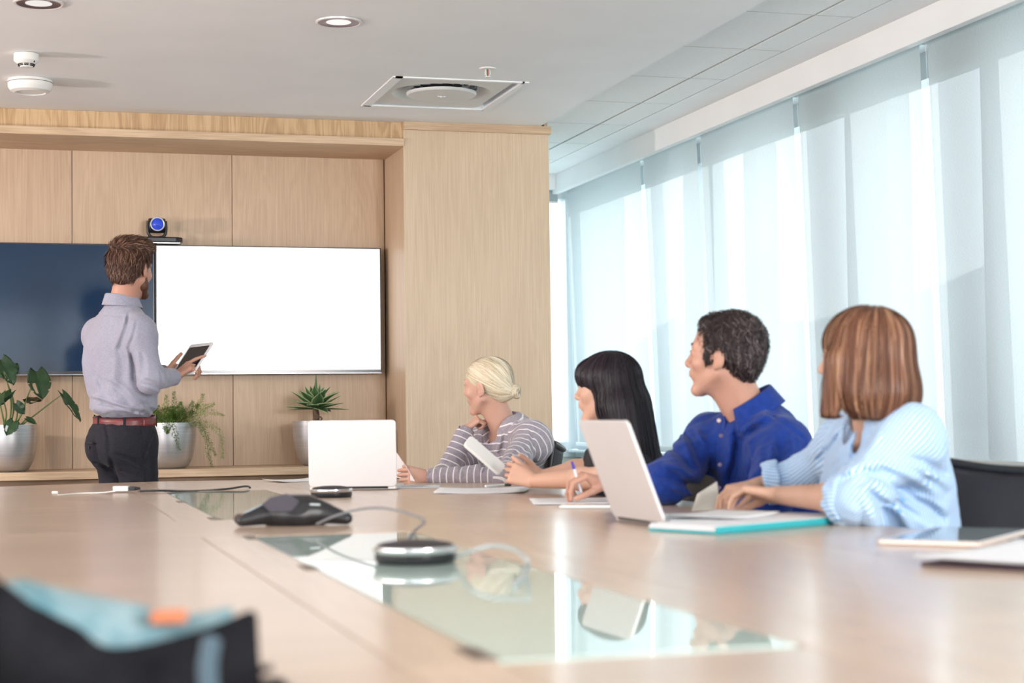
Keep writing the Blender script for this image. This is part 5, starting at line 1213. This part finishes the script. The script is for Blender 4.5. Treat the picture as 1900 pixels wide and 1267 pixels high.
def seat_chair(sk, d, lab, back=0.02, rz=None):
    P_ = V3(sk['P']); d = nrm(d); c = P_ + d * back
    return chair(c[0], c[1], math.atan2(d[1], d[0]) - PI / 2 if rz is None else rz, lab)

# ------------------------------------------------ 2. blonde woman in the striped sweater
sk = dict(P=(2.0668, 6.7349, 0.5696), N=(1.9051, 6.6929, 0.9418), SL=(1.9609, 6.5220, 0.9056), SR=(1.8687, 6.8616, 0.8965), EL=(1.7934, 6.3161, 0.7619), WL=(1.5316, 6.4649, 0.7608),
          ER=(1.6474, 6.6818, 0.7531), WR=(1.7458, 6.7077, 0.9418), head=(1.8277, 6.6767, 1.1132), hf=(-0.7074, 0.7062, -0.0295), hu=(-0.1100, -0.0629, 0.9919), hs=0.97)
seat_joints(sk)
hands = [dict(w=sk['WL'], f=(-0.9910, 0.1312, 0.0258), n=(0.3679, 0.9236, -0.1083), sg=-1, curls=((0.5, 0.7, 0.4), (0.6, 0.8, 0.5), (0.7, 0.8, 0.5), (0.8, 0.8, 0.5)), sc=0.90, thumb=(0.35, 0.95, 0.3), tcurl=0.1),
         dict(w=sk['WR'], f=(0.7135, -0.2902, 0.6377), n=(0.6537, 0.2230, -0.7232), sg=1, curls=((1.3, 1.4, 0.9),) * 4, sc=0.72, thumb=(0.4, 0.8, 0.5), tcurl=0.1)]
sk2 = skin('skin_fair', (0.62, 0.36, 0.27), (0.68, 0.41, 0.32))
e, hd, F, off, tips = person(sk, 'blonde woman in grey striped sweater resting her chin on her hand', sk2, hands=hands, male=False)
blond = hair_mat('blonde_hair', (0.50, 0.39, 0.24), (0.76, 0.66, 0.48), (0.90, 0.85, 0.72), 0.45)
face_parts(e, hd, off, mat('lips_f', (0.62, 0.25, 0.22), 0.45), mat('brow_blonde', (0.35, 0.22, 0.12), 0.7), 0.0022)
BUN = (0, -0.122, -0.028)
H = hair_shell(hd, [('e', (0, -0.014, 0.040), (0.0800, 0.1045, 0.0850)), ('e', (0, -0.066, -0.004), (0.058, 0.052, 0.060), 0.03), ('c', (0, -0.08, -0.02), BUN, 0.045, 0.020, 0.02)],
               [('e', (0, 0.115, -0.040), (0.085, 0.075, 0.105), 0.004), ('e', (0.085, 0.000, -0.008), (0.022, 0.026, 0.036), 0.006), ('e', (-0.085, 0.000, -0.008), (0.022, 0.026, 0.036), 0.006), ('p', (0, -0.01, -0.055), (0, 0.45, -0.9))])
def flow_to(tgt):
    return lambda l, t: unit(V3(tgt) - l)
part('hair', H, blond, e, off, 0.0035, attrs={'tone': lambda v: 0.35 + 0.2 * np.sin(hd.loc(v)[:, 2] * 300 + hd.loc(v)[:, 1] * 80)})
rt = roots_on(H, hd, 2600, lambda l: (l[:, 1] > -0.06) | (l[:, 2] < 0.01))
offs(strands('hair_strands', H, hd, rt, flow_to(BUN), 14, 0.0105, (0.0, 0.0018, -0.0005, 0.001), 0.0038, blond, e, jit=0.05), off)
K = Field().sph(hd(*BUN), 0.024 * hd.s, 0.01)
for i in range(7):
    a = i * 0.9; K.cap(hd(0.014 * math.cos(a), -0.130 - 0.006 * (i % 2), -0.028 + 0.017 * math.sin(a)), hd(0.016 * math.cos(a + 1.5), -0.136, -0.028 + 0.019 * math.sin(a + 1.5)), 0.011 * hd.s, 0.008 * hd.s, 0.004)
part('hair_bun', K, blond, e, off, 0.0025, lambda P: 0.0015 * wrinkle(P, 0.006, 3, 3), attrs={'tone': lambda v: 0.35 + 0.3 * np.sin(v[:, 2] * 900)})
rt = roots_on(K, hd, 500, lambda l: l[:, 1] < 9)
offs(strands('hair_strands', K, hd, rt, lambda l, t: unit(np.cross(l - V3(BUN), V3((0.2, 1, 0.3)))), 8, 0.005, (0.0, 0.002, 0.0, 0.003), 0.0025, blond, e, jit=0.2), off)
# sweater with stripes that follow the sleeves
r_, f_, u_ = torso_frame(sk); Rt = np.stack([r_, f_, u_], 1)
S = Field(); torso_field(S, sk, 0.016, True, 0.05)
for a, b, r1, r2 in (('SL', 'EL', 0.062, 0.050), ('SR', 'ER', 0.060, 0.050)): S.cap(sk[a], sk[b], r1, r2, 0.03)
S.sph(V3(sk['SL']) + V3((0.01, -0.01, -0.02)), 0.072, 0.03)
for a, b in (('ER', 'WR'), ('EL', 'WL')):
    A, Bp = V3(sk[a]), V3(sk[b]); d = nrm(Bp - A); en = Bp - d * 0.006
    S.cap(A, en, 0.050, 0.036, 0.02, clip=[(en + d * 0.010, d)]); S.cap(en - d * 0.002, en + d * 0.05, 0.030, 0.030, 0.003, 's')
S.ell(V3(sk['N']) + f_ * 0.045 + u_ * 0.010, Rt, (0.062, 0.060, 0.060), 0.008, 's')
S.cap(V3(sk['N']) - u_ * 0.01, V3(sk['N']) + u_ * 0.2, 0.066, 0.070, 0.010, 's')
S.plane((0, 0, 0.500), (0, 0, -1))
swm = stripe_cloth('striped_knit', (0.33, 0.29, 0.34), (0.86, 0.84, 0.84), 0.0275, 0.17, base2=(0.40, 0.36, 0.41))
segs = [(sk['P'], tuple(V3(sk['N']) - u_ * 0.06), 0.13, 'len', 0), (sk['SL'], sk['EL'], 0.058, 'len', 0.01), (sk['EL'], sk['WL'], 0.045, 'len', 0.0), (sk['SR'], sk['ER'], 0.058, 'len', 0.01), (sk['ER'], sk['WR'], 0.045, 'len', 0.0)]
sf2 = folds([((1.8305, 6.4543, 0.9338), (1.8162, 6.4639, 0.8072), -0.010, 0.010), ((1.8508, 6.4530, 0.8278), (1.9321, 6.4277, 0.8691), -0.008, 0.012), ((1.7187, 6.4893, 0.8718), (1.7695, 6.4792, 0.7655), -0.010, 0.012), ((1.6578, 6.5088, 0.8303), (1.6821, 6.5049, 0.7560), -0.007, 0.010), ((1.9321, 6.4250, 0.9325), (1.9462, 6.4281, 0.7632), -0.007, 0.010), ((1.8813, 6.4374, 0.9859), (1.8305, 6.4554, 0.9084), 0.007, 0.010), ((1.8101, 6.4665, 0.7861), (1.8812, 6.4462, 0.7810), 0.008, 0.012)])
part('sweater', S, swm, e, off, 0.005, lambda P: sf2(P) + 0.006 * wrinkle(P, 0.055, 8) + 0.002 * wrinkle(P, 0.025, 2), attrs={'along': lambda v: limb_attr(v, segs)})
jeans = cloth('dark_jeans', (0.03, 0.035, 0.06), (0.05, 0.055, 0.085), 80)
seated_legs(e, off, sk, jeans, Rt); seat_chair(sk, (-0.95, 0.30, 0), 'black mesh office chair under the blonde woman', 0.20)
# paper in her hand
pe = empty('paper_sheet', (1.4412, 6.4898, 0.7890), 0, 'white sheet held upright in the fingers of the blonde woman', 'paper')
A0, A1, A2, A3 = [Vector(p) - pe.location for p in ((1.4284, 6.5948, 0.8582), (1.4449, 6.4676, 0.7979), (1.4640, 6.4225, 0.7471), (1.4183, 6.6227, 0.7602))]
mb = MB(); vs = [mb.bm.verts.new(p) for p in (A0, A1, A2, A3)]; mb.bm.faces.new(vs); mb.build('page', paper, pe, solid=0.0008)

# ------------------------------------------------ 3. woman with long black hair
sk = dict(P=(1.9706, 5.2312, 0.5700), N=(1.8714, 5.2456, 0.9038), SL=(1.8703, 5.1137, 0.8271), SR=(1.8801, 5.4229, 0.8398), EL=(1.7158, 4.9510, 0.8053), WL=(1.6001, 5.2979, 0.7858),
          ER=(1.8402, 5.4354, 0.8187), WR=(1.7042, 5.5594, 0.7888), bare=1, head=(1.8246, 5.1995, 1.0786), hf=(-0.7839, 0.6209, -0.0029), hu=(0,0,1), hs=0.97)
seat_joints(sk)
hands = [dict(w=sk['WL'], f=(-0.8147, 0.4827, 0.3215), n=(0.1315, 0.9897, -0.0561), sg=-1, curls=((0.7, 0.6, 0.4), (0.9, 0.7, 0.5), (1.0, 0.8, 0.5), (1.1, 0.8, 0.5)), sc=0.90, thumb=(0.45, 0.9, 0.2), tcurl=0.1),
         dict(w=sk['WR'], f=(-0.9785, 0.0070, 0.2062), n=(-0.1754, -0.9639, 0.2003), sg=1, curls=((0.6, 0.6, 0.4),) * 4, sc=0.90, thumb=(0.5, 0.8, 0.3))]
e, hd, F, off, tips = person(sk, 'woman with long straight black hair holding a phone in front of her', skin('skin_light', (0.62, 0.36, 0.26), (0.68, 0.41, 0.30)), hands=hands, male=False)
black = hair_mat('black_hair', (0.008, 0.006, 0.009), (0.014, 0.009, 0.013), (0.032, 0.022, 0.030), 0.42)
face_parts(e, hd, off, mat('lips_b', (0.55, 0.20, 0.18), 0.45), black, 0.0026)
UPv = (0, 0, 1)
H = hair_shell(hd, [('e', (0, -0.010, 0.040), (0.0860, 0.1080, 0.0880)), ('e', (0, -0.040, -0.040), (0.088, 0.078, 0.105), 0.03), ('c', (0, -0.062, -0.06), (0, -0.150, -0.42), 0.085, 0.055, 0.03), ('c', (-0.035, -0.045, -0.06), (-0.05, -0.100, -0.36), 0.060, 0.040, 0.03), ('c', (0.035, -0.045, -0.06), (0.05, -0.10, -0.36), 0.060, 0.040, 0.03),
                    ('e', (0, 0.070, 0.050), (0.060, 0.038, 0.045), 0.02)],
               [('e', (0, 0.128, -0.072), (0.085, 0.062, 0.105), 0.006), ('e', (0, 0.05, -0.13), (0.07, 0.075, 0.10), 0.01)])
part('hair', H, black, e, off, 0.004, attrs={'tone': lambda v: 0.3 + 0.25 * np.sin(hd.loc(v)[:, 0] * 500 + hd.loc(v)[:, 1] * 300)})
def d3(l, t):
    front = (np.clip((l[:, 1] - 0.03) / 0.03, 0, 1) * (l[:, 2] > 0.02))[:, None]
    rad = unit(np.stack([l[:, 0] * 1.0, (l[:, 1] + 0.02) * 0.9, -0.010 - np.clip(0.09 - l[:, 2], 0, 1) * 3], -1))
    fall = unit(np.stack([l[:, 0] * 0.2, -0.16 + 0 * l[:, 0], -1 + 0 * l[:, 0]], -1))
    top = np.clip((l[:, 2] - 0.03) / 0.05, 0, 1)[:, None]
    return unit(rad * top + fall * (1 - top))
rt = roots_on(H, hd, 3000, lambda l: (l[:, 2] > 0.02))
offs(strands('hair_strands', H, hd, rt, d3, 22, 0.021, (0.0, 0.002, -0.001, 0.003), 0.0042, black, e, jit=0.025), off)
r_, f_, u_ = torso_frame(sk); Rt = np.stack([r_, f_, u_], 1)
S = Field(); torso_field(S, sk, 0.010, True, 0.05)
for a, b in (('SL', 'EL'), ('SR', 'ER')):
    A, Bp = V3(sk[a]), V3(sk[b]); d = nrm(Bp - A); m_ = A + (Bp - A) * 0.55; S.cap(A, m_, 0.056, 0.050, 0.03, clip=[(m_, d)])
S.cap(V3(sk['N']) - u_ * 0.03 + f_ * 0.02, V3(sk['N']) + u_ * 0.2, 0.070, 0.080, 0.010, 's'); S.plane((0, 0, 0.50), (0, 0, -1))
part('blouse', S, cloth('dark_blouse', (0.018, 0.018, 0.024), (0.028, 0.028, 0.036), 60, 0.85, 0.05), e, off, 0.007, lambda P: 0.004 * wrinkle(P, 0.05, 8))
seated_legs(e, off, sk, jeans, Rt); seat_chair(sk, (-1, 0.1, 0), 'black mesh office chair under the black-haired woman', 0.06)
ph = empty('smartphone', (1.5055, 5.5511, 0.8640), 0, 'white phone held upright by the black-haired woman in front of the striped sweater', 'phone')
ax_l = V3((0.7413, -0.1316, -0.6582)); nn = V3((0.2269, -0.8565, 0.4636)); nn = nrm(nn - ax_l * (nn @ ax_l)); ww = np.cross(ax_l, nn)
MB().prism(rrect(0.079, 0.026, 0.012), -0.006, 0.006, M=rotm(ax_l, ww, nn)).build('body', white_pl, ph, bevel=0.003)
MB().prism(rrect(0.066, 0.022, 0.003), -0.0068, -0.006, M=rotm(ax_l, ww, nn)).build('display', scr_d, ph)

# ------------------------------------------------ 4. man in the blue shirt
sk = dict(P=(2.1532, 4.5843, 0.5725), N=(2.0556, 4.5853, 0.9665), SL=(2.0725, 4.4265, 0.9090), SR=(1.9935, 4.7613, 0.9247), EL=(1.9486, 4.2607, 0.7519), WL=(1.9081, 4.4636, 0.6677),
          ER=(1.7743, 4.5591, 0.8034), WR=(1.6683, 4.7569, 0.7923), head=(1.9649, 4.5825, 1.1581), hf=(-0.7544, 0.6538, 0.0584), hu=(0.0579, -0.0594, 0.9966), hs=0.99)
seat_joints(sk)
hands = [dict(w=sk['WR'], f=(-0.9454, 0.0619, 0.3201), n=(-0.2777, 0.0645, -0.9585), sg=1, curls=((0.75, 0.85, 0.35), (0.8, 0.9, 0.4), (0.9, 0.9, 0.5), (1.0, 0.9, 0.5)), sc=1.0, thumb=(0.30, 0.80, 0.70), tcurl=0.10),
         dict(w=sk['WL'], f=(-0.9,0.3,-0.1), n=(0,0,-1), sg=-1, curls=((0.3, 0.3, 0.2),) * 4, sc=0.98)]
sk4 = skin('skin_tan', (0.52, 0.28, 0.20), (0.58, 0.32, 0.235))
e, hd, F, off, tips = person(sk, 'dark-haired man in royal blue shirt writing with a pen', sk4, hands=hands)
dark_h = hair_mat('dark_greying_hair', (0.018, 0.012, 0.012), (0.042, 0.028, 0.028), (0.16, 0.13, 0.125), 0.5)
face_parts(e, hd, off, mat('lips_m2', (0.52, 0.24, 0.20), 0.5), dark_h)
# short stubble tint on jaw is part of the skin; hair with receding front
H = hair_shell(hd, [('e', (0, -0.022, 0.044), (0.0815, 0.0980, 0.0850)), ('e', (0, -0.064, 0.002), (0.066, 0.050, 0.070), 0.03), ('e', (0, -0.03, 0.06), (0.080, 0.090, 0.075), 0.02), ('e', (0, 0.03, 0.095), (0.050, 0.045, 0.028), 0.02), ('e', (0.0655, 0.024, 0.008), (0.008, 0.013, 0.028), 0.012), ('e', (-0.0655, 0.024, 0.008), (0.008, 0.013, 0.028), 0.012)],
               [('e', (0, 0.118, 0.020), (0.075, 0.060, 0.075), 0.004), ('e', (0.084, -0.002, -0.012), (0.024, 0.026, 0.036), 0.005), ('e', (-0.084, -0.002, -0.012), (0.024, 0.026, 0.036), 0.005), ('p', (0, 0.030, -0.026), (0, 0.42, -0.91)), ('p', (0, -0.05, -0.072), (0, 0.1, -1))])
part('hair', H, dark_h, e, off, 0.0032, lambda P: 0.009 * wrinkle(P, 0.020, 14, 3), attrs={'tone': lambda v: 0.2 + 0 * v[:, 0]})
def d4(l, t):
    top = np.clip((l[:, 2] - 0.05) / 0.04, 0, 1)[:, None]
    down = unit(np.stack([l[:, 0], -0.5 + 0 * l[:, 0], -1 + 0 * l[:, 0]], -1)); b = unit(np.stack([0.3 + 0 * l[:, 0], 0.5 + 0 * l[:, 0], 0.0 + 0 * l[:, 0]], -1))
    w = np.stack([np.sin(l[:, 2] * 260 + l[:, 1] * 190), np.sin(l[:, 1] * 240 + 1), np.sin(l[:, 0] * 250 + l[:, 1] * 120)], -1) * 0.6
    return unit(down * (1 - top) + b * top + w)
rt = roots_on(H, hd, 7000, lambda l: l[:, 2] > -0.08)
offs(strands('hair_strands', H, hd, rt, d4, 6, 0.0045, (-0.002, 0.004, 0.001, 0.009), 0.0022, dark_h, e, jit=0.45, tone=lambda l, r: np.where(r.uniform(0, 1, len(l)) < 0.08 + 0.45 * np.clip(-l[:, 1] * 9, 0, 1), r.uniform(.4, 1, len(l)), r.uniform(0, .45, len(l)))), off)
r_, f_, u_ = torso_frame(sk); Rt = np.stack([r_, f_, u_], 1)
blue = cloth('royal_blue_shirt', (0.006, 0.030, 0.205), (0.009, 0.042, 0.26), 60, 0.75, 0.12)
S = Field(); torso_field(S, sk, 0.018, False, 0.05)
for a, b in (('SL', 'EL'), ('SR', 'ER')): S.cap(sk[a], sk[b], 0.070, 0.060, 0.035)
for a, b in (('ER', 'WR'), ('EL', 'WL')):
    A, Bp = V3(sk[a]), V3(sk[b]); d = nrm(Bp - A); en = Bp - d * 0.02
    S.cap(A, en, 0.060, 0.040, 0.03, clip=[(en + d * 0.012, d)]); S.cap(en, en + d * 0.05, 0.030, 0.030, 0.003, 's')
S.cap(V3(sk['N']) - u_ * 0.02, V3(sk['N']) + nrm(V3(sk['head']) - V3(sk['N'])) * 0.2, 0.060, 0.066, 0.008, 's')
fold4 = folds([((1.9387, 4.4428, 0.9473), (1.9416, 4.4484, 0.7959), -0.022, 0.020), ((1.9664, 4.4348, 0.9470), (1.9765, 4.4377, 0.8106), 0.010, 0.018), ((1.8893, 4.4571, 0.9480), (1.8805, 4.4661, 0.7967), 0.004, 0.010), ((1.9184, 4.4475, 0.9749), (2.0057, 4.4203, 1.0192), -0.012, 0.010), ((1.9387, 4.4436, 0.9292), (2.0246, 4.4155, 1.0038), 0.012, 0.014), ((1.9533, 4.4402, 0.9093), (1.9882, 4.4278, 0.9619), -0.010, 0.010),
  ((1.8335, 4.5774, 0.9479), (1.8929, 4.5647, 0.8421), -0.012, 0.012), ((1.8662, 4.5676, 0.9552), (1.9078, 4.5593, 0.8697), 0.010, 0.012), ((1.7770, 4.5978, 0.8528), (1.8751, 4.5710, 0.8176), 0.014, 0.014), ((1.7651, 4.6026, 0.8221), (1.8810, 4.5708, 0.7804), -0.014, 0.014), ((1.7949, 4.5906, 0.9020), (1.8662, 4.5727, 0.8362), -0.010, 0.014), ((1.8067, 4.5921, 0.7860), (1.8884, 4.5698, 0.7540), 0.010, 0.012),
  ((2.0057, 4.4208, 1.0070), (2.1221, 4.3906, 0.9268), -0.004, 0.006), ((1.8863, 4.4576, 0.9556), (1.9009, 4.4519, 0.9902), -0.008, 0.008), ((2.0537, 4.4109, 0.9156), (2.0391, 4.4206, 0.7871), -0.012, 0.014), ((2.0843, 4.4014, 0.9303), (2.0784, 4.4089, 0.7942), 0.010, 0.016), ((2.0028, 4.4262, 0.9011), (1.9954, 4.4329, 0.7952), 0.008, 0.016), ((1.8811, 4.5647, 0.9241), (1.9181, 4.5599, 0.7846), -0.010, 0.016)])
S.plane((0, 0, 0.50), (0, 0, -1))
part('shirt', S, blue, e, off, 0.0055, lambda P: fold4(P) + 0.008 * wrinkle(P * (1, 1, 0.6), 0.075, 51) + 0.003 * wrinkle(P, 0.03, 5))
nk = nrm(V3(sk['head']) - V3(sk['N']))
offs(collar((2.0515, 4.5746, 1.0010), (-0.3914, 0.1267, 0.9115), f_, 0.068, 0.074, 0.050, 0.030, 0.022, 0.30, blue, e, spread=0.028), off)
btn = mat('shirt_button', (0.10, 0.06, 0.14), 0.3)
for p in ((1.9039, 4.4690, 0.9355), (1.8990, 4.4687, 0.8537), (1.8921, 4.4631, 0.7890)): button(p, (-0.5953, -0.8008, 0.0661), btn, e, off, 0.006)
button((1.9158, 4.5106, 0.9778), (-0.5953, -0.8008, 0.0661), mat('pearl', (0.6, 0.5, 0.45), 0.3), e, off, 0.006)
seated_legs(e, off, sk, cloth('navy_trousers', (0.02, 0.022, 0.03), (0.03, 0.03, 0.045), 80), Rt); seat_chair(sk, (-1, 0, 0), 'black mesh office chair under the man in blue', 0.06)
pn = empty('pen', (1.5889, 4.7606, 0.7563), 0, 'blue-capped ballpoint pen in the hand of the man in blue', 'pen')
a, b = Vector((1.5873, 4.7560, 0.7534)) - pn.location, Vector((1.5524, 4.7510, 0.8628)) - pn.location
MB().tube([a + (b - a) * 0.12, b - (b - a) * 0.18], 0.0042, 10).build('barrel', mat('clear_pen', (0.78, 0.80, 0.88), 0.2), pn, smooth=60)
MB().tube([b - (b - a) * 0.20, b], lambda t: 0.0046 - 0.001 * t, 10).build('end_cap', mat('pen_blue', (0.06, 0.05, 0.45), 0.3), pn, smooth=60)
MB().tube([a, a + (b - a) * 0.12], lambda t: 0.001 + 0.003 * t, 10).build('tip', white_pl, pn, smooth=60)
cp = empty('paper_sheet', (1.7632, 4.2400, 0.7865), 0, 'cream card standing behind the typing hands', 'paper')
mb = MB(); vs = [mb.bm.verts.new(Vector(p) - cp.location) for p in ((1.7132, 4.2251, 0.7415), (1.7345, 4.2379, 0.7859), (1.7998, 4.2594, 0.8165), (1.8002, 4.2416, 0.7411))]; mb.bm.faces.new(vs); mb.build('page', mat('cream_paper', (0.72, 0.68, 0.60), 0.6), cp, solid=0.0015)

# ------------------------------------------------ 5. woman with the red bob
sk = dict(P=(2.1089, 3.7847, 0.5658), N=(1.9964, 3.7172, 0.9572), SL=(1.9986, 3.5713, 0.9430), SR=(1.9961, 3.8855, 0.9210), EL=(1.8495, 3.5580, 0.7997), WL=(1.7735, 3.8301, 0.7997),
          ER=(1.9541, 4.0473, 0.8331), WR=(1.8498, 4.0992, 0.8113), bare=1, head=(1.9352, 3.6756, 1.1239), hf=(-0.6574, 0.7535, -0.0075), hu=(0,0,1), hs=0.97)
seat_joints(sk, (-1, 0.15, 0))
hands = [dict(w=sk['WL'], f=(-0.8227, 0.5494, 0.1459), n=(-0.1230, -0.0251, -0.9921), sg=-1, curls=((0.75, 0.6, 0.3), (0.65, 0.65, 0.35), (0.7, 0.6, 0.35), (0.65, 0.6, 0.3)), sc=0.92, thumb=(0.4, 0.75, 0.5), tcurl=0.1),
         dict(w=sk['WR'], f=(-0.9937, -0.0355, -0.1061), n=(-0.1230, -0.0251, -0.9921), sg=1, curls=((0.6, 0.6, 0.3), (0.65, 0.6, 0.35), (0.6, 0.6, 0.35), (0.6, 0.5, 0.3)), sc=0.92, thumb=(0.4, 0.75, 0.5))]
e, hd, F, off, tips = person(sk, 'woman with a copper red bob in pale blue striped shirt typing on a laptop', skin('skin_fair2', (0.56, 0.33, 0.235), (0.62, 0.38, 0.275)), hands=hands, male=False)
red = hair_mat('copper_hair', (0.09, 0.038, 0.022), (0.20, 0.085, 0.048), (0.42, 0.245, 0.145), 0.42)
face_parts(e, hd, off, mat('lips_r', (0.55, 0.24, 0.20), 0.45), red, 0.0024)
H = hair_shell(hd, [('e', (0, -0.014, 0.044), (0.0900, 0.1100, 0.0880)), ('e', (0, -0.032, -0.030), (0.102, 0.094, 0.100), 0.03), ('e', (0, -0.040, -0.085), (0.110, 0.092, 0.080), 0.03), ('c', (0.088, 0.02, 0.0), (0.088, 0.032, -0.12), 0.026, 0.022, 0.03), ('c', (-0.086, 0.035, 0.0), (-0.078, 0.060, -0.13), 0.022, 0.016, 0.03)],
               [('e', (0, 0.140, -0.055), (0.080, 0.085, 0.115), 0.006), ('e', (0, 0.04, -0.150), (0.070, 0.075, 0.085), 0.01), ('p', (0, -0.04, -0.140), (0, 0.05, -1))])
part('hair', H, red, e, off, 0.004, lambda P: 0.0015 * wrinkle(P * (1, 1, 0.1), 0.02, 4, 3), attrs={'tone': lambda v: 0.3 + 0.2 * np.sin(np.arctan2(hd.loc(v)[:, 0], hd.loc(v)[:, 1] + 0.02) * 40)})
def d5(l, t):
    top = np.clip((l[:, 2] - 0.04) / 0.05, 0, 1)[:, None]
    rad = unit(np.stack([l[:, 0], (l[:, 1] + 0.03) * 0.8, -0.012 - np.clip(0.10 - l[:, 2], 0, 1) * 3], -1))
    fall = unit(np.stack([l[:, 0] * (1.2 - 8 * np.clip(-0.08 - l[:, 2], 0, .1)), 0.02 + 0 * l[:, 0], -1 + 0 * l[:, 0]], -1))
    return unit(rad * top + fall * (1 - top))
rt = roots_on(H, hd, 4200, lambda l: (l[:, 2] > -0.03))
clump = lambda l, r: np.clip(0.40 + 0.22 * np.sin(np.arctan2(l[:, 0], l[:, 1] + 0.02) * 23 + 2) + r.normal(size=len(l)) * 0.22, 0, 1)
offs(strands('hair_strands', H, hd, rt, d5, 18, rng.uniform(0.0115, 0.0155, 4200), (0.0, 0.004, -0.001, 0.006), 0.0034, red, e, jit=0.04, tone=clump), off)
r_, f_, u_ = torso_frame(sk); Rt = np.stack([r_, f_, u_], 1)
S = Field(); torso_field(S, sk, 0.020, True, 0.05)
S.ell(V3((2.0561, 3.7474, 0.8197)), Rt, (0.12, 0.12, 0.17), 0.05)
S.ell(V3((2.0662, 3.7484, 0.7304)), Rt, (0.13, 0.12, 0.10), 0.04)
S.cap(sk['SL'], sk['EL'], 0.068, 0.060, 0.035); S.cap(sk['SR'], sk['ER'], 0.064, 0.052, 0.035)
A, Bp = V3(sk['EL']), V3(sk['WL']); d = nrm(Bp - A); en = A + d * 0.035
S.cap(A - d * 0.02, en, 0.058, 0.056, 0.03, clip=[(en, d)]); S.cap(en, en + d * 0.08, 0.044, 0.044, 0.004, 's')
A, Bp = V3(sk['ER']), V3(sk['WR']); d2 = nrm(Bp - A); en2 = A + d2 * 0.09
S.cap(A, en2, 0.050, 0.046, 0.03, clip=[(en2, d2)]); S.cap(en2 - d2 * 0.01, en2 + d2 * 0.08, 0.036, 0.036, 0.004, 's')
S.ell(V3(sk['N']) + f_ * 0.055 + u_ * 0.015, Rt, (0.040, 0.050, 0.060), 0.01, 's'); S.cap(V3(sk['N']) - u_ * 0.02, V3(sk['N']) + u_ * 0.2, 0.058, 0.062, 0.010, 's')
fold5 = folds([((1.9115, 3.6209, 0.8594), (2.0752, 3.5779, 0.7564), -0.014, 0.012), ((1.9479, 3.6097, 0.8753), (2.0813, 3.5740, 0.8068), 0.012, 0.014), ((1.9297, 3.6172, 0.8213), (2.0206, 3.5953, 0.7192), 0.012, 0.012), ((2.0086, 3.5915, 0.8897), (2.0935, 3.5686, 0.8508), -0.010, 0.012), ((1.9115, 3.6228, 0.8152), (1.9721, 3.6093, 0.7199), -0.014, 0.012), ((1.8994, 3.6271, 0.7965), (1.9297, 3.6216, 0.7204), 0.010, 0.012),
  ((1.9435, 3.8161, 0.9520), (1.8925, 3.8342, 0.8732), -0.009, 0.010), ((1.9444, 3.7113, 0.9593), (1.9121, 3.7248, 0.8627), -0.012, 0.012), ((1.9220, 3.7197, 0.9143), (1.8972, 3.7296, 0.8500), 0.010, 0.010), ((1.8873, 3.6292, 0.8282), (1.9601, 3.6066, 0.8651), -0.010, 0.012), ((1.8509, 3.6387, 0.8539), (1.9479, 3.6087, 0.8968), 0.010, 0.016), ((2.0450, 3.5826, 0.8514), (2.0995, 3.5679, 0.8254), 0.010, 0.010), ((2.0207, 3.5918, 0.8012), (2.0959, 3.5714, 0.7687), 0.010, 0.012), ((1.9358, 3.6098, 0.9537), (1.9115, 3.6195, 0.8909), 0.008, 0.014), ((1.9479, 3.6133, 0.7895), (2.0813, 3.5772, 0.7311), -0.010, 0.010)])
S.plane((0, 0, 0.50), (0, 0, -1))
st5 = stripe_cloth('fine_striped_shirt', (0.24, 0.44, 0.74), (0.62, 0.76, 0.92), 0.0085, 0.5)
segs = [(sk['P'], tuple(V3(sk['N']) - u_ * 0.06), 0.13, 'ang2', 0), (sk['SL'], sk['EL'], 0.062, 'ang', 0.01), (sk['EL'], sk['WL'], 0.055, 'ang', 0.0), (sk['SR'], sk['ER'], 0.055, 'ang', 0.01), (sk['ER'], sk['WR'], 0.045, 'ang', 0.0)]
part('shirt', S, st5, e, off, 0.0055, lambda P: fold5(P) + 0.008 * wrinkle(P * (1, 1, 0.7), 0.075, 61) + 0.003 * wrinkle(P, 0.03, 5), attrs={'along': lambda v: limb_attr(v, segs)})
for c, d_, rr in ((en - d * 0.004, d, 0.066), (en2 - d2 * 0.004, d2, 0.055)):
    C = Field()
    for i in range(3): C.cap(c - d_ * (0.016 - 0.012 * i), c - d_ * (0.013 - 0.012 * i), rr + 0.003 - 0.002 * i, None, 0.004, clip=[(c + d_ * 0.016, d_), (c - d_ * 0.024, -d_)])
    C.cap(c - d_ * 0.03, c + d_ * 0.08, rr - 0.008, None, 0.003, 's')
    part('rolled_cuff', C, st5, e, off, 0.004, lambda P: 0.008 * wrinkle(P, 0.028, 13), attrs={'along': lambda v: v @ nrm((0.3, 0.2, 1))})
offs(collar(V3(sk['N']) + u_ * 0.010, u_, f_, 0.064, 0.066, 0.040, 0.018, 0.026, 0.45, st5, e, spread=0.034, slope=0.012), off)
seated_legs(e, off, sk, jeans, Rt)
cb = V3((2.3212, 3.6308, 0.7789)); fw = nrm((-0.85, -0.53, 0)); cc = cb + fw * 0.26
chair(cc[0], cc[1], math.atan2(fw[1], fw[0]) - PI / 2, 'black mesh office chair at the right edge, behind the woman with red bob')
